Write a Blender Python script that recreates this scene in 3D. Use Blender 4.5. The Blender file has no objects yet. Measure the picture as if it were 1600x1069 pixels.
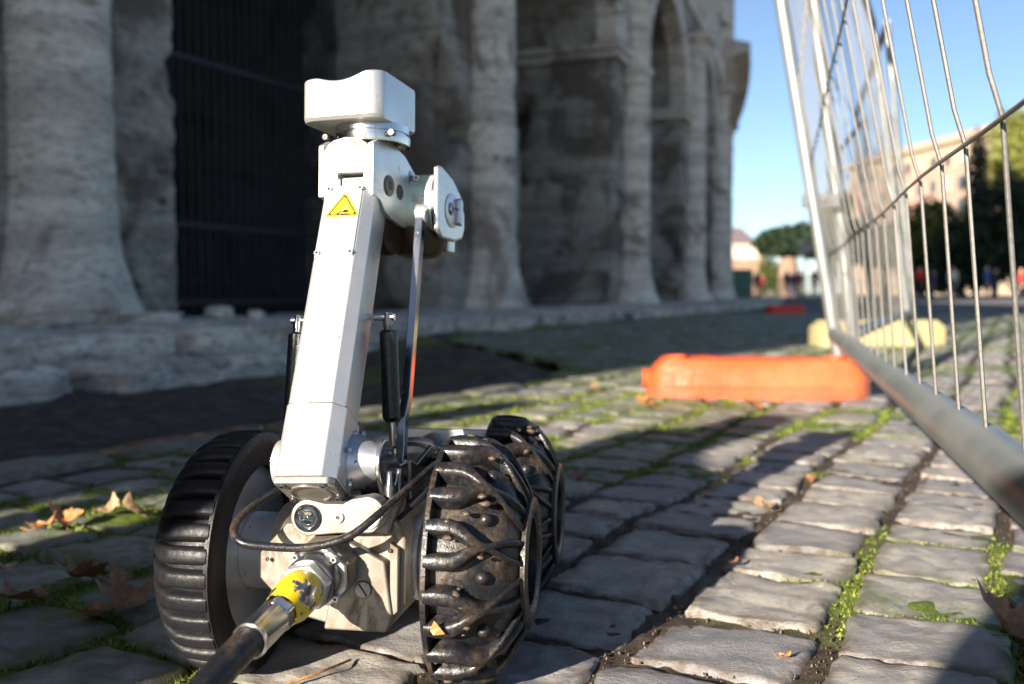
import bpy, bmesh, math, random
import numpy as np
from mathutils import Vector, Matrix

R = math.radians
random.seed(7); rng = np.random.default_rng(7)
sc = bpy.context.scene
COL = sc.collection

# ------------------------------------------------------------------ camera
CAM_H = .314; FPX = 1470.; PITCH = math.atan((534.5-458)/FPX)
cd = bpy.data.cameras.new('camera'); cam = bpy.data.objects.new('camera', cd); COL.objects.link(cam)
cam.location = (0, 0, CAM_H); cam.rotation_euler = (math.pi/2-PITCH, 0, 0)
cd.sensor_width = 36; cd.lens = 36*FPX/1600; cd.clip_start = .02; cd.clip_end = 3000
cd.dof.use_dof = True; cd.dof.focus_distance = .73; cd.dof.aperture_fstop = 5.6
sc.camera = cam

# ------------------------------------------------------------------ world, sun, exposure
SUN_EL, SUN_AZ = R(18.5), R(35)          # light travels towards +X*sin(az), +Y*cos(az)
w = bpy.data.worlds.new('World'); sc.world = w; w.use_nodes = True
nt = w.node_tree; nt.nodes.clear()
sky = nt.nodes.new('ShaderNodeTexSky'); sky.sky_type = 'NISHITA'; sky.sun_disc = False
sky.sun_elevation = SUN_EL; sky.sun_rotation = math.pi+SUN_AZ
sky.air_density = .72; sky.dust_density = .45; sky.ozone_density = 1.8; sky.altitude = 0
bg = nt.nodes.new('ShaderNodeBackground'); bg.inputs[1].default_value = .052
wo = nt.nodes.new('ShaderNodeOutputWorld')
nt.links.new(sky.outputs[0], bg.inputs[0]); nt.links.new(bg.outputs[0], wo.inputs[0])
sl = bpy.data.lights.new('sun', 'SUN'); sun = bpy.data.objects.new('sun', sl); COL.objects.link(sun)
sl.energy = 5.0; sl.angle = R(.55); sl.color = (1, .9, .76)
LD = Vector((math.sin(SUN_AZ)*math.cos(SUN_EL), math.cos(SUN_AZ)*math.cos(SUN_EL), -math.sin(SUN_EL)))
sun.rotation_euler = LD.to_track_quat('-Z', 'Y').to_euler()
sun.location = (-20, -25, 12)
vs = sc.view_settings
sc.display_settings.display_device = 'sRGB'
vs.view_transform = 'Standard'; vs.look = 'None'; vs.gamma = 1; vs.use_curve_mapping = False; vs.exposure = 1.85

# ------------------------------------------------------------------ numpy noise
def _hash(ix, iy, iz):
    h = (ix*374761393 + iy*668265263 + iz*2147483647 + 1013904223) & 0xffffffff
    h = ((h ^ (h >> 13))*1274126177) & 0xffffffff
    h = ((h ^ (h >> 16))*2246822519) & 0xffffffff
    return ((h ^ (h >> 15)) & 0xffffff)/float(0xffffff)
def vnoise(P):
    P = np.asarray(P, float); i = np.floor(P).astype(np.int64); f = P-i; f = f*f*(3-2*f)
    x, y, z = i[..., 0], i[..., 1], i[..., 2]; fx, fy, fz = f[..., 0], f[..., 1], f[..., 2]
    def L(a, b, t): return a+(b-a)*t
    c = [_hash(x+a, y+b, z+d) for a in (0, 1) for b in (0, 1) for d in (0, 1)]
    return L(L(L(c[0], c[1], fz), L(c[2], c[3], fz), fy), L(L(c[4], c[5], fz), L(c[6], c[7], fz), fy), fx)*2-1
def fbm(P, o=4, g=.5):
    P = np.asarray(P, float); s = 0; a = 1; n = 0
    for k in range(o):
        s = s+a*vnoise(P*(2.03**k)+17.3*k); n += a; a *= g
    return s/n
def sst(a, b, x):
    t = np.clip((x-a)/(b-a), 0, 1); return t*t*(3-2*t)

# ------------------------------------------------------------------ mesh helpers
def tag(o, label=None, cat=None, group=None, kind=None):
    if label: o['label'] = label
    if cat: o['category'] = cat
    if group: o['group'] = group
    if kind: o['kind'] = kind
    return o
def empty(name, loc=(0, 0, 0), rot=(0, 0, 0)):
    o = bpy.data.objects.new(name, None); COL.objects.link(o); o.location = loc; o.rotation_euler = rot
    o.empty_display_size = .1
    return o
def link(name, me, parent=None, mat=None, smooth=None, bevel=0, bseg=2):
    if mat is not None:
        for m in (mat if isinstance(mat, (list, tuple)) else [mat]): me.materials.append(m)
    if smooth is not None:
        me.polygons.foreach_set('use_smooth', [True]*len(me.polygons))
        if smooth < 179: me.set_sharp_from_angle(angle=R(smooth))
    o = bpy.data.objects.new(name, me); COL.objects.link(o)
    if parent is not None: o.parent = parent
    if bevel:
        b = o.modifiers.new('bevel', 'BEVEL'); b.width = bevel; b.segments = bseg; b.limit_method = 'ANGLE'
        b.angle_limit = R(38); b.harden_normals = True
    return o
def fast_mesh(name, V, Q):
    """V (n,3) array, Q (m,4) int array of quads"""
    me = bpy.data.meshes.new(name); V = np.asarray(V, np.float32); Q = np.asarray(Q, np.int32)
    me.vertices.add(len(V)); me.vertices.foreach_set('co', V.ravel())
    k = Q.shape[1]
    me.loops.add(Q.size); me.loops.foreach_set('vertex_index', Q.ravel())
    me.polygons.add(len(Q)); me.polygons.foreach_set('loop_start', np.arange(len(Q), dtype=np.int32)*k)
    me.polygons.foreach_set('loop_total', np.full(len(Q), k, np.int32))
    me.update(calc_edges=True); return me
def attr(me, name, vals):
    a = me.attributes.new(name, 'FLOAT', 'POINT'); a.data.foreach_set('value', np.asarray(vals, np.float32).ravel())
def grid_quads(nu, nv, off=0, wrapu=False):
    iu = np.arange(nu if wrapu else nu-1); iv = np.arange(nv-1)
    a, b = np.meshgrid(iu, iv, indexing='ij'); a2 = (a+1) % nu
    return (np.stack([a*nv+b, a2*nv+b, a2*nv+b+1, a*nv+b+1], -1).reshape(-1, 4)+off)

class MB:
    """collects shapes, built as ONE mesh object"""
    def __init__(s, M=None): s.v = []; s.f = []; s.M = M or Matrix.Identity(4)
    def add(s, V, F, M=None):
        T = s.M @ M if M is not None else s.M
        o = len(s.v); s.v += [tuple(T @ Vector(p)) for p in V]; s.f += [tuple(i+o for i in f) for f in F]; return s
    def box(s, x0, x1, y0, y1, z0, z1, M=None):
        V = [(x0, y0, z0), (x1, y0, z0), (x1, y1, z0), (x0, y1, z0), (x0, y0, z1), (x1, y0, z1), (x1, y1, z1), (x0, y1, z1)]
        return s.add(V, [(0, 3, 2, 1), (4, 5, 6, 7), (0, 1, 5, 4), (1, 2, 6, 5), (2, 3, 7, 6), (3, 0, 4, 7)], M)
    def prism(s, poly, a0, a1, axis='z', M=None):
        """poly 2D ccw; extruded along axis. axis x: poly=(y,z); y: poly=(x,z); z: poly=(x,y)"""
        def P(p, a): return (a, p[0], p[1]) if axis == 'x' else ((p[0], a, p[1]) if axis == 'y' else (p[0], p[1], a))
        n = len(poly); V = [P(p, a0) for p in poly]+[P(p, a1) for p in poly]
        F = [tuple(range(n))[::-1], tuple(range(n, 2*n))]+[(i, (i+1) % n, (i+1) % n+n, i+n) for i in range(n)]
        if axis == 'y': F = [f[::-1] for f in F]
        return s.add(V, F, M)
    def lathe(s, prof, n=32, axis='z', M=None, cap=True):
        """prof list of (r, a) along the axis"""
        V = []
        for r, a in prof:
            for k in range(n):
                t = 2*math.pi*k/n; c, q = r*math.cos(t), r*math.sin(t)
                V.append((c, q, a) if axis == 'z' else ((a, c, q) if axis == 'x' else (q, a, c)))
        F = []
        m = len(prof)
        for j in range(m-1):
            for k in range(n):
                F.append((j*n+k, j*n+(k+1) % n, (j+1)*n+(k+1) % n, (j+1)*n+k))
        if cap:
            F.append(tuple(range(n))[::-1]); F.append(tuple((m-1)*n+k for k in range(n)))
        return s.add(V, F, M)
    def cyl(s, p0, p1, r0, r1=None, n=20):
        r1 = r0 if r1 is None else r1
        p0, p1 = Vector(p0), Vector(p1); d = p1-p0
        M = Matrix.Translation(p0) @ d.to_track_quat('Z', 'Y').to_matrix().to_4x4()
        return s.lathe([(r0, 0), (r1, d.length)], n, 'z', M)
    def tube(s, pts, r, n=8, cap=True):
        pts = [Vector(p) for p in pts]; m = len(pts); rs = r if isinstance(r, (list, tuple)) else [r]*m
        V = []; up = None
        for i, p in enumerate(pts):
            d = (pts[min(i+1, m-1)]-pts[max(i-1, 0)]).normalized()
            if up is None: up = d.orthogonal().normalized()
            up = (up-d*up.dot(d)).normalized(); sd = d.cross(up)
            for k in range(n):
                t = 2*math.pi*k/n; V.append(p+(up*math.cos(t)+sd*math.sin(t))*rs[i])
        F = [(j*n+k, j*n+(k+1) % n, (j+1)*n+(k+1) % n, (j+1)*n+k) for j in range(m-1) for k in range(n)]
        if cap: F += [tuple(range(n))[::-1], tuple((m-1)*n+k for k in range(n))]
        return s.add(V, F)
    def mesh(s, name):
        me = bpy.data.meshes.new(name); me.from_pydata(s.v, [], s.f); me.update()
        bm = bmesh.new(); bm.from_mesh(me); bmesh.ops.recalc_face_normals(bm, faces=bm.faces); bm.to_mesh(me); bm.free(); return me
    def build(s, name, mat, parent=None, smooth=35, bevel=0, bseg=2):
        return link(name, s.mesh(name), parent, mat, smooth, bevel, bseg)
def smooth_path(pts, k=6):
    """Catmull-Rom through pts"""
    P = [Vector(p) for p in pts]; P = [P[0]*2-P[1]]+P+[P[-1]*2-P[-2]]; out = []
    for i in range(1, len(P)-2):
        for j in range(k):
            t = j/k; a, b, c, d = P[i-1], P[i], P[i+1], P[i+2]
            out.append(.5*((2*b)+(c-a)*t+(2*a-5*b+4*c-d)*t*t+(3*b-a-3*c+d)*t**3))
    out.append(P[-2]); return out
def copy_tree(o, parent=None):
    c = o.copy(); COL.objects.link(c); c.parent = parent
    for ch in list(o.children): copy_tree(ch, c)
    return c

# ------------------------------------------------------------------ materials
class NM:
    def __init__(s, name):
        s.m = bpy.data.materials.new(name); s.m.use_nodes = True; s.t = s.m.node_tree; s.b = s.t.nodes['Principled BSDF']
        s.out = s.t.nodes['Material Output']; s._c = None
    def n(s, typ, **kw):
        x = s.t.nodes.new('ShaderNode'+typ)
        for k, v in kw.items(): setattr(x, k, v)
        return x
    def l(s, a, b): s.t.links.new(a, b)
    def coord(s, kind='Object', scale=(1, 1, 1), loc=(0, 0, 0)):
        if s._c is None: s._c = s.n('TexCoord')
        mp = s.n('Mapping'); mp.inputs['Scale'].default_value = scale; mp.inputs['Location'].default_value = loc
        s.l(s._c.outputs[kind], mp.inputs[0]); return mp.outputs[0]
    def noise(s, vec, scale, detail=4, rough=.55, dist=0):
        x = s.n('TexNoise'); x.inputs['Scale'].default_value = scale; x.inputs['Detail'].default_value = detail
        x.inputs['Roughness'].default_value = rough; x.inputs['Distortion'].default_value = dist
        s.l(vec, x.inputs['Vector']); return x.outputs['Fac']
    def vor(s, vec, scale, feature='F1', rand=1):
        x = s.n('TexVoronoi', feature=feature); x.inputs['Scale'].default_value = scale; x.inputs['Randomness'].default_value = rand
        s.l(vec, x.inputs['Vector']); return x
    def ramp(s, fac, stops, mode='LINEAR'):
        x = s.n('ValToRGB'); r = x.color_ramp; r.interpolation = mode
        while len(r.elements) < len(stops): r.elements.new(.5)
        for e, (p, c) in zip(r.elements, stops):
            e.position = p; e.color = (c, c, c, 1) if isinstance(c, (int, float)) else (*c, 1)
        s.l(fac, x.inputs[0]); return x.outputs[0]
    def mix(s, fac, a, b, blend='MIX'):
        x = s.n('Mix', data_type='RGBA', blend_type=blend)
        for sock, v in ((x.inputs[0], fac), (x.inputs[6], a), (x.inputs[7], b)):
            if isinstance(v, (int, float)): sock.default_value = v
            elif isinstance(v, tuple): sock.default_value = (*v, 1)
            else: s.l(v, sock)
        return x.outputs[2]
    def math(s, op, a, b=0., c=None):
        x = s.n('Math', operation=op)
        for i, v in enumerate((a, b) if c is None else (a, b, c)):
            if isinstance(v, (int, float)): x.inputs[i].default_value = v
            else: s.l(v, x.inputs[i])
        return x.outputs[0]
    def attr(s, name):
        x = s.n('Attribute'); x.attribute_name = name; return x.outputs['Fac']
    def set(s, **kw):
        for k, v in kw.items():
            k = {'color': 'Base Color', 'rough': 'Roughness', 'metal': 'Metallic', 'spec': 'Specular IOR Level', 'trans': 'Transmission Weight',
                 'coat': 'Coat Weight', 'emis': 'Emission Color', 'emis_s': 'Emission Strength', 'ior': 'IOR'}[k]
            i = s.b.inputs[k]
            if isinstance(v, tuple): i.default_value = (*v, 1)
            elif isinstance(v, (int, float)): i.default_value = v
            else: s.l(v, i)
        return s
    def bump(s, h, strength=.3, dist=.01, prev=None):
        x = s.n('Bump'); x.inputs['Strength'].default_value = strength; x.inputs['Distance'].default_value = dist
        s.l(h, x.inputs['Height'])
        if prev is not None: s.l(prev, x.inputs['Normal'])
        s.l(x.outputs[0], s.b.inputs['Normal']); return x.outputs[0]

def plain(name, color, rough=.5, metal=0., var=.12, sc_=40, bump=0.):
    m = NM(name); v = m.coord(); nz = m.noise(v, sc_, 5)
    c2 = tuple(max(0, c*(1-var)) for c in color); c1 = tuple(min(1, c*(1+var)) for c in color)
    m.set(color=m.ramp(nz, [(.3, c2), (.7, c1)]), rough=m.ramp(nz, [(.3, max(0, rough-.06)), (.7, min(1, rough+.08))]), metal=metal)
    if bump: m.bump(nz, bump, .002)
    return m.m

def alu_mat(name, base, metal, rough, dirt=.5, aniso=False):
    """satin machined aluminium: fine scratches, specks of mud, faint brown film"""
    m = NM(name); v = m.coord(); big = m.noise(v, 14, 5, .6); fine = m.noise(m.coord(scale=(1, 1, .06)), 900, 3, .6)
    scr = m.noise(m.coord(scale=(1, .25, 3)), 160, 4, .7, 1.5)
    film = m.ramp(big, [(.42, 0.), (.75, .45*dirt)])
    c = m.mix(film, base, tuple(b*f for b, f in zip(base, (.62, .5, .36))))
    if dirt > .6:
        st = m.noise(m.coord(scale=(1, 1, .45)), 52, 6, .72, .8); reg = m.noise(v, 17, 3, .6)
        stf = m.math('MULTIPLY', m.math('MULTIPLY', m.ramp(st, [(.44, 0.), (.58, 1.)]), m.ramp(reg, [(.36, .12), (.54, 1.)])), min(.85, dirt*.62))
        c = m.mix(stf, c, (.10, .058, .025)); film = m.math('MAXIMUM', film, stf)
    speck = m.noise(v, 130, 6, .75); sp2 = m.noise(v, 24, 3, .6)
    spf = m.math('MULTIPLY', m.ramp(speck, [(.63, 0.), (.66, 1.)]), m.ramp(sp2, [(.46, 0.), (.56, 1.)]))
    spf = m.math('MULTIPLY', spf, min(1, dirt*2.2))
    c = m.mix(spf, c, (.07, .045, .025))
    r = m.mix(m.ramp(scr, [(.55, 0.), (.75, 1.)]), (rough,)*3, (rough*.6,)*3)
    r = m.mix(film, r, (.75,)*3); r = m.mix(spf, r, (.9,)*3)
    mt = m.math('MULTIPLY', m.math('SUBTRACT', 1., m.math('MAXIMUM', spf, film)), metal)
    m.set(color=c, rough=r, metal=mt)
    n1 = m.bump(fine, .05, .0004); m.bump(speck, .10, .0006, n1)
    return m.m
M = {}
M['alu'] = alu_mat('satin_aluminium', (.60, .60, .59), .74, .34, .4)
M['alu_mid'] = alu_mat('scuffed_aluminium', (.25, .245, .23), .6, .36, .8)
M['alu_dirty'] = alu_mat('muddy_aluminium', (.215, .205, .18), .5, .42, 1.25)
M['alu_blue'] = alu_mat('machined_hub_metal', (.50, .52, .56), .92, .42, .4)
M['steel'] = alu_mat('polished_steel', (.62, .61, .60), 1., .16, .25)
M['bar'] = alu_mat('dark_polished_steel', (.30, .30, .32), 1., .12, .4)
M['darksteel'] = alu_mat('dark_steel', (.16, .16, .17), .9, .2, .4)
M['bronze'] = alu_mat('bronze_tinted_metal', (.06, .045, .03), .7, .35, .8)
def rubber(name, mud):
    m = NM(name); v = m.coord(); n1 = m.noise(v, 22, 6, .65); n2 = m.noise(v, 260, 4, .7); n3 = m.noise(v, 60, 4, .6)
    geo = m.n('NewGeometry'); 
    f = m.math('MULTIPLY', m.ramp(n1, [(.50-.1*mud, 0.), (.62-.08*mud, 1.)]), mud)
    f = m.math('MULTIPLY', f, m.ramp(n3, [(.35, .35), (.6, 1.)]))
    mudc = m.ramp(n2, [(.3, (.035, .022, .013)), (.7, (.15, .105, .065))])
    m.set(color=m.mix(f, (.009, .009, .011), mudc), rough=m.mix(m.ramp(n2, [(.35, 0.), (.65, 1.)]), (.2,)*3 if mud > .3 else (.32,)*3, (.55,)*3), spec=.4 if mud > .3 else .2)
    b = m.bump(n2, .35, .0012); m.bump(f, .5, .0015, b); return m.m
M['rubber_mud'] = rubber('muddy_wet_rubber', .5)
M['rubber'] = rubber('wet_black_rubber', .08)
M['black'] = plain('black_plastic', (.012, .012, .014), .3, 0, .3, 200, .15)
M['cable'] = rubber('muddy_cable_sheath', .45)
M['screwdark'] = plain('screw_socket', (.03, .027, .022), .5)
M['glass'] = NM('lens_glass').set(color=(.01, .012, .016), rough=.03, spec=.9, coat=1.).m
M['led'] = plain('lamp_reflector', (.55, .56, .42), .2, .3, .4, 240)
M['yellow'] = plain('yellow_sticker', (.62, .44, .01), .35, 0, .05)
M['ink'] = plain('black_print', (.01, .01, .01), .4)
M['inkorange'] = plain('worn_orange_print', (.60, .22, .02), .5)
# yellow paint worn off the steel barrel
m = NM('worn_yellow_paint'); v = m.coord(); n1 = m.noise(v, 75, 5, .65); n2 = m.noise(v, 300, 3)
f = m.ramp(n1, [(.46, 0.), (.49, 1.)]); sep = m.n('SeparateXYZ'); m.l(m.coord(), sep.inputs[0])
m.set(color=m.mix(f, (.50, .49, .50), (.72, .50, .01)), metal=m.ramp(n1, [(.46, 1.), (.49, 0.)]), rough=m.mix(f, (.2,)*3, (.45,)*3)); m.bump(f, .4, .0006); M['yellow_paint'] = m.m
# orange road-barrier plastic
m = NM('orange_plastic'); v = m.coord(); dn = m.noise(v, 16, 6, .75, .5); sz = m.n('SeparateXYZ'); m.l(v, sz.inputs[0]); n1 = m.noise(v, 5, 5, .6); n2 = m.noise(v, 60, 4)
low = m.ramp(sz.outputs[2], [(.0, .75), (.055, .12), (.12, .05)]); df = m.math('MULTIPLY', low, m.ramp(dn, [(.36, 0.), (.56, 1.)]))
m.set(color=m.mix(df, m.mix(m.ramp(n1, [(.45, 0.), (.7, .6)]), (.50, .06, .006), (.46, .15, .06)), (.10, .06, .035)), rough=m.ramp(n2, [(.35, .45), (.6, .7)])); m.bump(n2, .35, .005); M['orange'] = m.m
M['redfoot'] = plain('red_plastic', (.62, .04, .02), .5)
M['yellowc'] = plain('yellow_painted_concrete', (.40, .34, .17), .7, 0, .15, 12, .3)
m = NM('galvanised_steel'); v = m.coord(); n1 = m.vor(v, 90).outputs['Color']; n2 = m.noise(m.coord(scale=(1, 1, .2)), 30, 5, .6); n3 = m.noise(v, 220, 3, .7)
sepc = m.n('SeparateColor'); m.l(n1, sepc.inputs[0])
m.set(color=m.mix(m.ramp(n2, [(.35, 0.), (.7, 1.)]), (.15, .16, .16), (.24, .25, .245)), metal=.5,
      rough=m.ramp(sepc.outputs[0], [(0., .40), (1., .55)])); m.bump(n3, .12, .001); M['galv'] = m.m
M['wire'] = plain('galvanised_wire', (.17, .16, .145), .5, .4, .15, 300)
# travertine
def travertine(name, tint=1., dark=0., lichen=0.):
    m = NM(name); v = m.coord(); vw = m.n('NewGeometry').outputs['Position']
    mp = m.n('Mapping'); mp.inputs['Scale'].default_value = (1, 1, 4.5); m.l(vw, mp.inputs[0]); strata = m.noise(mp.outputs[0], 2.6, 8, .62, .4)
    mp2 = m.n('Mapping'); mp2.inputs['Scale'].default_value = (1, 1, 2.2); m.l(vw, mp2.inputs[0]); pits = m.noise(mp2.outputs[0], 17, 6, .7)
    big = m.noise(vw, .95, 6, .62, .6); holes = m.noise(mp2.outputs[0], 3.1, 5, .6)
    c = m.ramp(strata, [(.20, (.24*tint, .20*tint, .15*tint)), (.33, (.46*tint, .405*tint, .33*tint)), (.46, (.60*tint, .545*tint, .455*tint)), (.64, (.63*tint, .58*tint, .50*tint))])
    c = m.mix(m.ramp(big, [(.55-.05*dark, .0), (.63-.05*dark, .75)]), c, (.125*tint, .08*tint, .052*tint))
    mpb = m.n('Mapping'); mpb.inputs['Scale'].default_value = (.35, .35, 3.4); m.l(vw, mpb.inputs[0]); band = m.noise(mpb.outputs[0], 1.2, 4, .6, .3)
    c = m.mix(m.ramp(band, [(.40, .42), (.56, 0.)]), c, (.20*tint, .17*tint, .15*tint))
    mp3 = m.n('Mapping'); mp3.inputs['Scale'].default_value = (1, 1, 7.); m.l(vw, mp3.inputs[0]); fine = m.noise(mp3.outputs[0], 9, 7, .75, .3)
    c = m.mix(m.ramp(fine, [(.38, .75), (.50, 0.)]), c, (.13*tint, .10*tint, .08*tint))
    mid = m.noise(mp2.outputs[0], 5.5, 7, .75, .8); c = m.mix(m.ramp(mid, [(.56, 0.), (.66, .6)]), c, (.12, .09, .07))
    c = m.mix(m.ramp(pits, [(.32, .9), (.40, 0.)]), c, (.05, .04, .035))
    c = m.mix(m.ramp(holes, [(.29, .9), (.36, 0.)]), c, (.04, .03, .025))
    if lichen:
        li = m.noise(vw, 2.3, 7, .72, .8); c = m.mix(m.ramp(li, [(.54, 0.), (.62, lichen)]), c, (.028, .028, .024))
        l2 = m.noise(vw, 6.5, 6, .7, .4); c = m.mix(m.ramp(l2, [(.54, 0.), (.64, lichen*.8)]), c, (.05, .05, .035))
    m.set(color=c, rough=.85, spec=.2)
    b = m.bump(strata, .55, .03); b = m.bump(pits, .8, .03, b); return m.m
M['trav'] = travertine('weathered_travertine', 1.36)
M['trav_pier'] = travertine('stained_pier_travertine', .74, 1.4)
M['trav_dark'] = travertine('gloom_darkened_travertine', .10)  # stone colour blackened to paint in the gloom inside the arches
M['trav_step'] = travertine('lichened_step_stone', 1.3, 0., .6)
M['iron'] = plain('dark_iron', (.028, .028, .034), .6, .3)
M['rail'] = plain('dull_zinc_tube', (.17, .185, .185), .42, .35, .18, 9, .05)
# ------------------------------------------------------------------ ground materials
def soil_mat(name, moss_attr=False):
    m = NM(name); pos = m.n('NewGeometry').outputs['Position']
    n1 = m.noise(pos, 55, 6, .7); n2 = m.noise(pos, 7, 5, .65); n3 = m.noise(pos, 260, 4, .7)
    soil = m.ramp(n1, [(.3, (.018, .012, .008)), (.55, (.05, .034, .022)), (.75, (.10, .072, .048))])
    mossc = m.ramp(n3, [(.3, (.035, .060, .006)), (.55, (.10, .145, .014)), (.75, (.20, .25, .03))])
    f = m.attr('moss') if moss_attr else m.ramp(n2, [(.48, 0.), (.58, 1.)])
    f2 = m.math('MULTIPLY', f, m.ramp(n1, [(.33, .25), (.5, 1.)]))
    m.set(color=m.mix(f2, soil, mossc), rough=m.ramp(n2, [(.4, .55), (.7, .95)]), spec=.35)
    b = m.bump(n1, .6, .006); m.bump(n3, .7, .004, b); return m.m
M['bed'] = soil_mat('mossy_joint_soil', True)
m = NM('open_ground'); pos = m.n('NewGeometry').outputs['Position']
n1 = m.noise(pos, 12, 6, .7); n2 = m.noise(pos, 1.1, 6, .6); n3 = m.noise(pos, 70, 4, .7); sa = m.attr('soil')
soil = m.ramp(n1, [(.3, (.02, .015, .014)), (.52, (.065, .05, .044)), (.72, (.18, .145, .12))])
grass = m.ramp(n3, [(.3, (.045, .08, .014)), (.7, (.17, .22, .035))])
soil = m.mix(m.math('MULTIPLY', m.ramp(n2, [(.47, 0.), (.56, 1.)]), m.attr('verge')), soil, grass)
mp = m.n('Mapping'); mp.inputs['Rotation'].default_value = (0, 0, R(28)); m.l(pos, mp.inputs[0])
br = m.n('TexBrick'); m.l(mp.outputs[0], br.inputs[0]); br.inputs['Scale'].default_value = 6
br.inputs['Color1'].default_value = (.14, .135, .13, 1); br.inputs['Color2'].default_value = (.20, .19, .175, 1); br.inputs['Mortar'].default_value = (.05, .045, .03, 1)
pav = m.mix(m.ramp(n1, [(.3, 0.), (.7, .5)]), br.outputs[0], (.10, .095, .09))
m.set(color=m.mix(sa, pav, soil), rough=.85, spec=.25); b = m.bump(n1, .6, .03); m.bump(n3, .5, .008, b); M['ground'] = m.m

def stone_mat(name, c0, c1, c2):
    m = NM(name); pos = m.n('NewGeometry').outputs['Position']; at = m.attr('tint'); ms = m.attr('moss')
    n1 = m.noise(pos, 28, 7, .68, .4); n3 = m.noise(pos, 380, 4, .75); n2 = m.noise(pos, 6, 4, .6)
    mp = m.n('Mapping'); mp.inputs['Scale'].default_value = (1, 4, 1); mp.inputs['Rotation'].default_value = (0, 0, .6); m.l(pos, mp.inputs[0])
    n4 = m.noise(mp.outputs[0], 90, 5, .7)
    c = m.mix(at, c0, c1); c = m.mix(m.ramp(n1, [(.35, .75), (.6, 0.)]), c, c2)
    c = m.mix(m.ramp(n3, [(.30, .6), (.42, 0.)]), c, (.06, .055, .05)); c = m.mix(m.ramp(n3, [(.64, 0.), (.78, .5)]), c, (.42, .40, .36))
    c = m.mix(m.ramp(n4, [(.32, .35), (.45, 0.)]), c, (.07, .065, .062))
    ed = m.attr('edge'); soilf = m.math('MULTIPLY', m.ramp(ed, [(.62, 0.), (.97, 1.)]), m.ramp(m.noise(pos, 33, 5, .7), [(.38, 0.), (.58, .9)]))
    c = m.mix(m.ramp(m.noise(pos, 9, 5, .65), [(.52, 0.), (.70, .35)]), c, (.17, .135, .105)); c = m.mix(soilf, c, (.075, .05, .032))
    c = m.mix(m.math('MULTIPLY', ms, m.ramp(n1, [(.3, 1.), (.62, .15)])), c, (.07, .10, .012))
    m.set(color=c, rough=m.ramp(n1, [(.3, .45), (.7, .7)]), spec=.42)
    b = m.bump(n1, .8, .005); b = m.bump(n4, .6, .002, b); m.bump(n3, .7, .0009, b); return m.m
M['stone'] = stone_mat('worn_basalt', (.20, .196, .205), (.37, .34, .295), (.12, .118, .122))
M['kerb'] = stone_mat('worn_kerb_stone', (.17, .155, .14), (.24, .22, .19), (.11, .10, .09))

# ------------------------------------------------------------------ terrain
FR = 122.05; FM = 6.616; FT = .542
FN = np.array([math.cos(FT), -math.sin(FT)]); FTg = np.array([math.sin(FT), math.cos(FT)]); FC = -(FM+FR)*FN
def uval(x, y): return np.hypot(x-FC[0], y-FC[1])-FR
def ub(y): return 5.0-2.3*sst(3.2, 7.5, y)      # where the paving ends towards the building
def terrain(x, y):
    u = uval(x, y)+(5.0-ub(y)); z = -.15*(1-sst(4.0, 5.0, u))*(1-.45*sst(5, 10, y))
    return z
def field(nx, ny):
    P = np.stack(np.meshgrid(nx, ny, indexing='ij'), -1).reshape(-1, 2); return P
gx = np.concatenate([-np.geomspace(2.2, 900, 60)[::-1], np.linspace(-2.1, 3.2, 110), np.geomspace(3.3, 900, 70)])
gy = np.concatenate([-np.geomspace(.6, 900, 40)[::-1], np.linspace(-.5, 16, 240), np.geomspace(16.1, 1500, 60)])
P = field(gx, gy); u = uval(P[:, 0], P[:, 1])+5.-ub(P[:, 1]); z = terrain(P[:, 0], P[:, 1])
P3 = np.column_stack([P, np.zeros(len(P))]); z = z+np.where(u < 4.9, .035*fbm(P3*3, 5), 0)-.055*sst(4.85, 5.0, u)*(np.hypot(P[:, 0], P[:, 1]) < 20)
me = fast_mesh('ground', np.column_stack([P, z]), grid_quads(len(gx), len(gy)))
attr(me, 'soil', 1-sst(4.9, 5.1, u)*sst(0, 1, 1)); attr(me, 'verge', sst(3.0, 6., P[:, 1])*sst(3.2, 4.2, u))
tag(link('ground', me, None, M['ground'], 180), kind='structure')

# ------------------------------------------------------------------ cobbles
AA = R(28); ca, sa_ = math.cos(AA), math.sin(AA)
def w2l(x, y): return x*sa_+y*ca, x*ca-y*sa_            # -> along, across
def l2w(a, c): return a*sa_+c*ca, a*ca-c*sa_
SW = .146
def edge_c(j, a): return j*SW+.022*vnoise(np.stack([np.asarray(a)*3.3, np.full_like(np.asarray(a, float), j*3.7), 0*np.asarray(a)], -1))
stones = []
for j in range(-72, 47):
    a = -3+random.random()*.2
    while a < 17:
        ln = random.uniform(.098, .150); g = .004+random.random()*.006
        if random.random() < .12: ln *= 1.18
        cm = (j+.5)*SW; x, y = l2w(a+ln/2, cm)
        if .30 < y < 14 and -.62*y-.35 < x < .62*y+.35 and uval(x, y) > ub(y)+(.10 if y < 3.4 else .02):
            gc = .0025+random.random()*.005
            q = []
            for aa, e, sg in ((a+g/2, j, 1), (a+g/2, j+1, -1), (a+ln-g/2, j+1, -1), (a+ln-g/2, j, 1)):
                c = float(edge_c(e, np.array([aa]))[0])+sg*gc
                q.append((aa+random.uniform(-.006, .006), c+random.uniform(-.004, .004)))
            stones.append((x, y, q))
        a += ln
stones.sort(key=lambda s: s[1]**2+s[0]**2*.6)
def moss_f(x, y):
    """how mossy the ground is there: far more towards the building"""
    P = np.stack([x, y, 0*x], -1); n = fbm(P*2.3+5, 4)
    return np.clip(.42+n*1.9+.6*(1-sst(-1.7, -.6, x*.8-y*.6))+.32*sst(1.5, 2.8, y)+.25*sst(3, 5.5, y), 0, 1)
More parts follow.
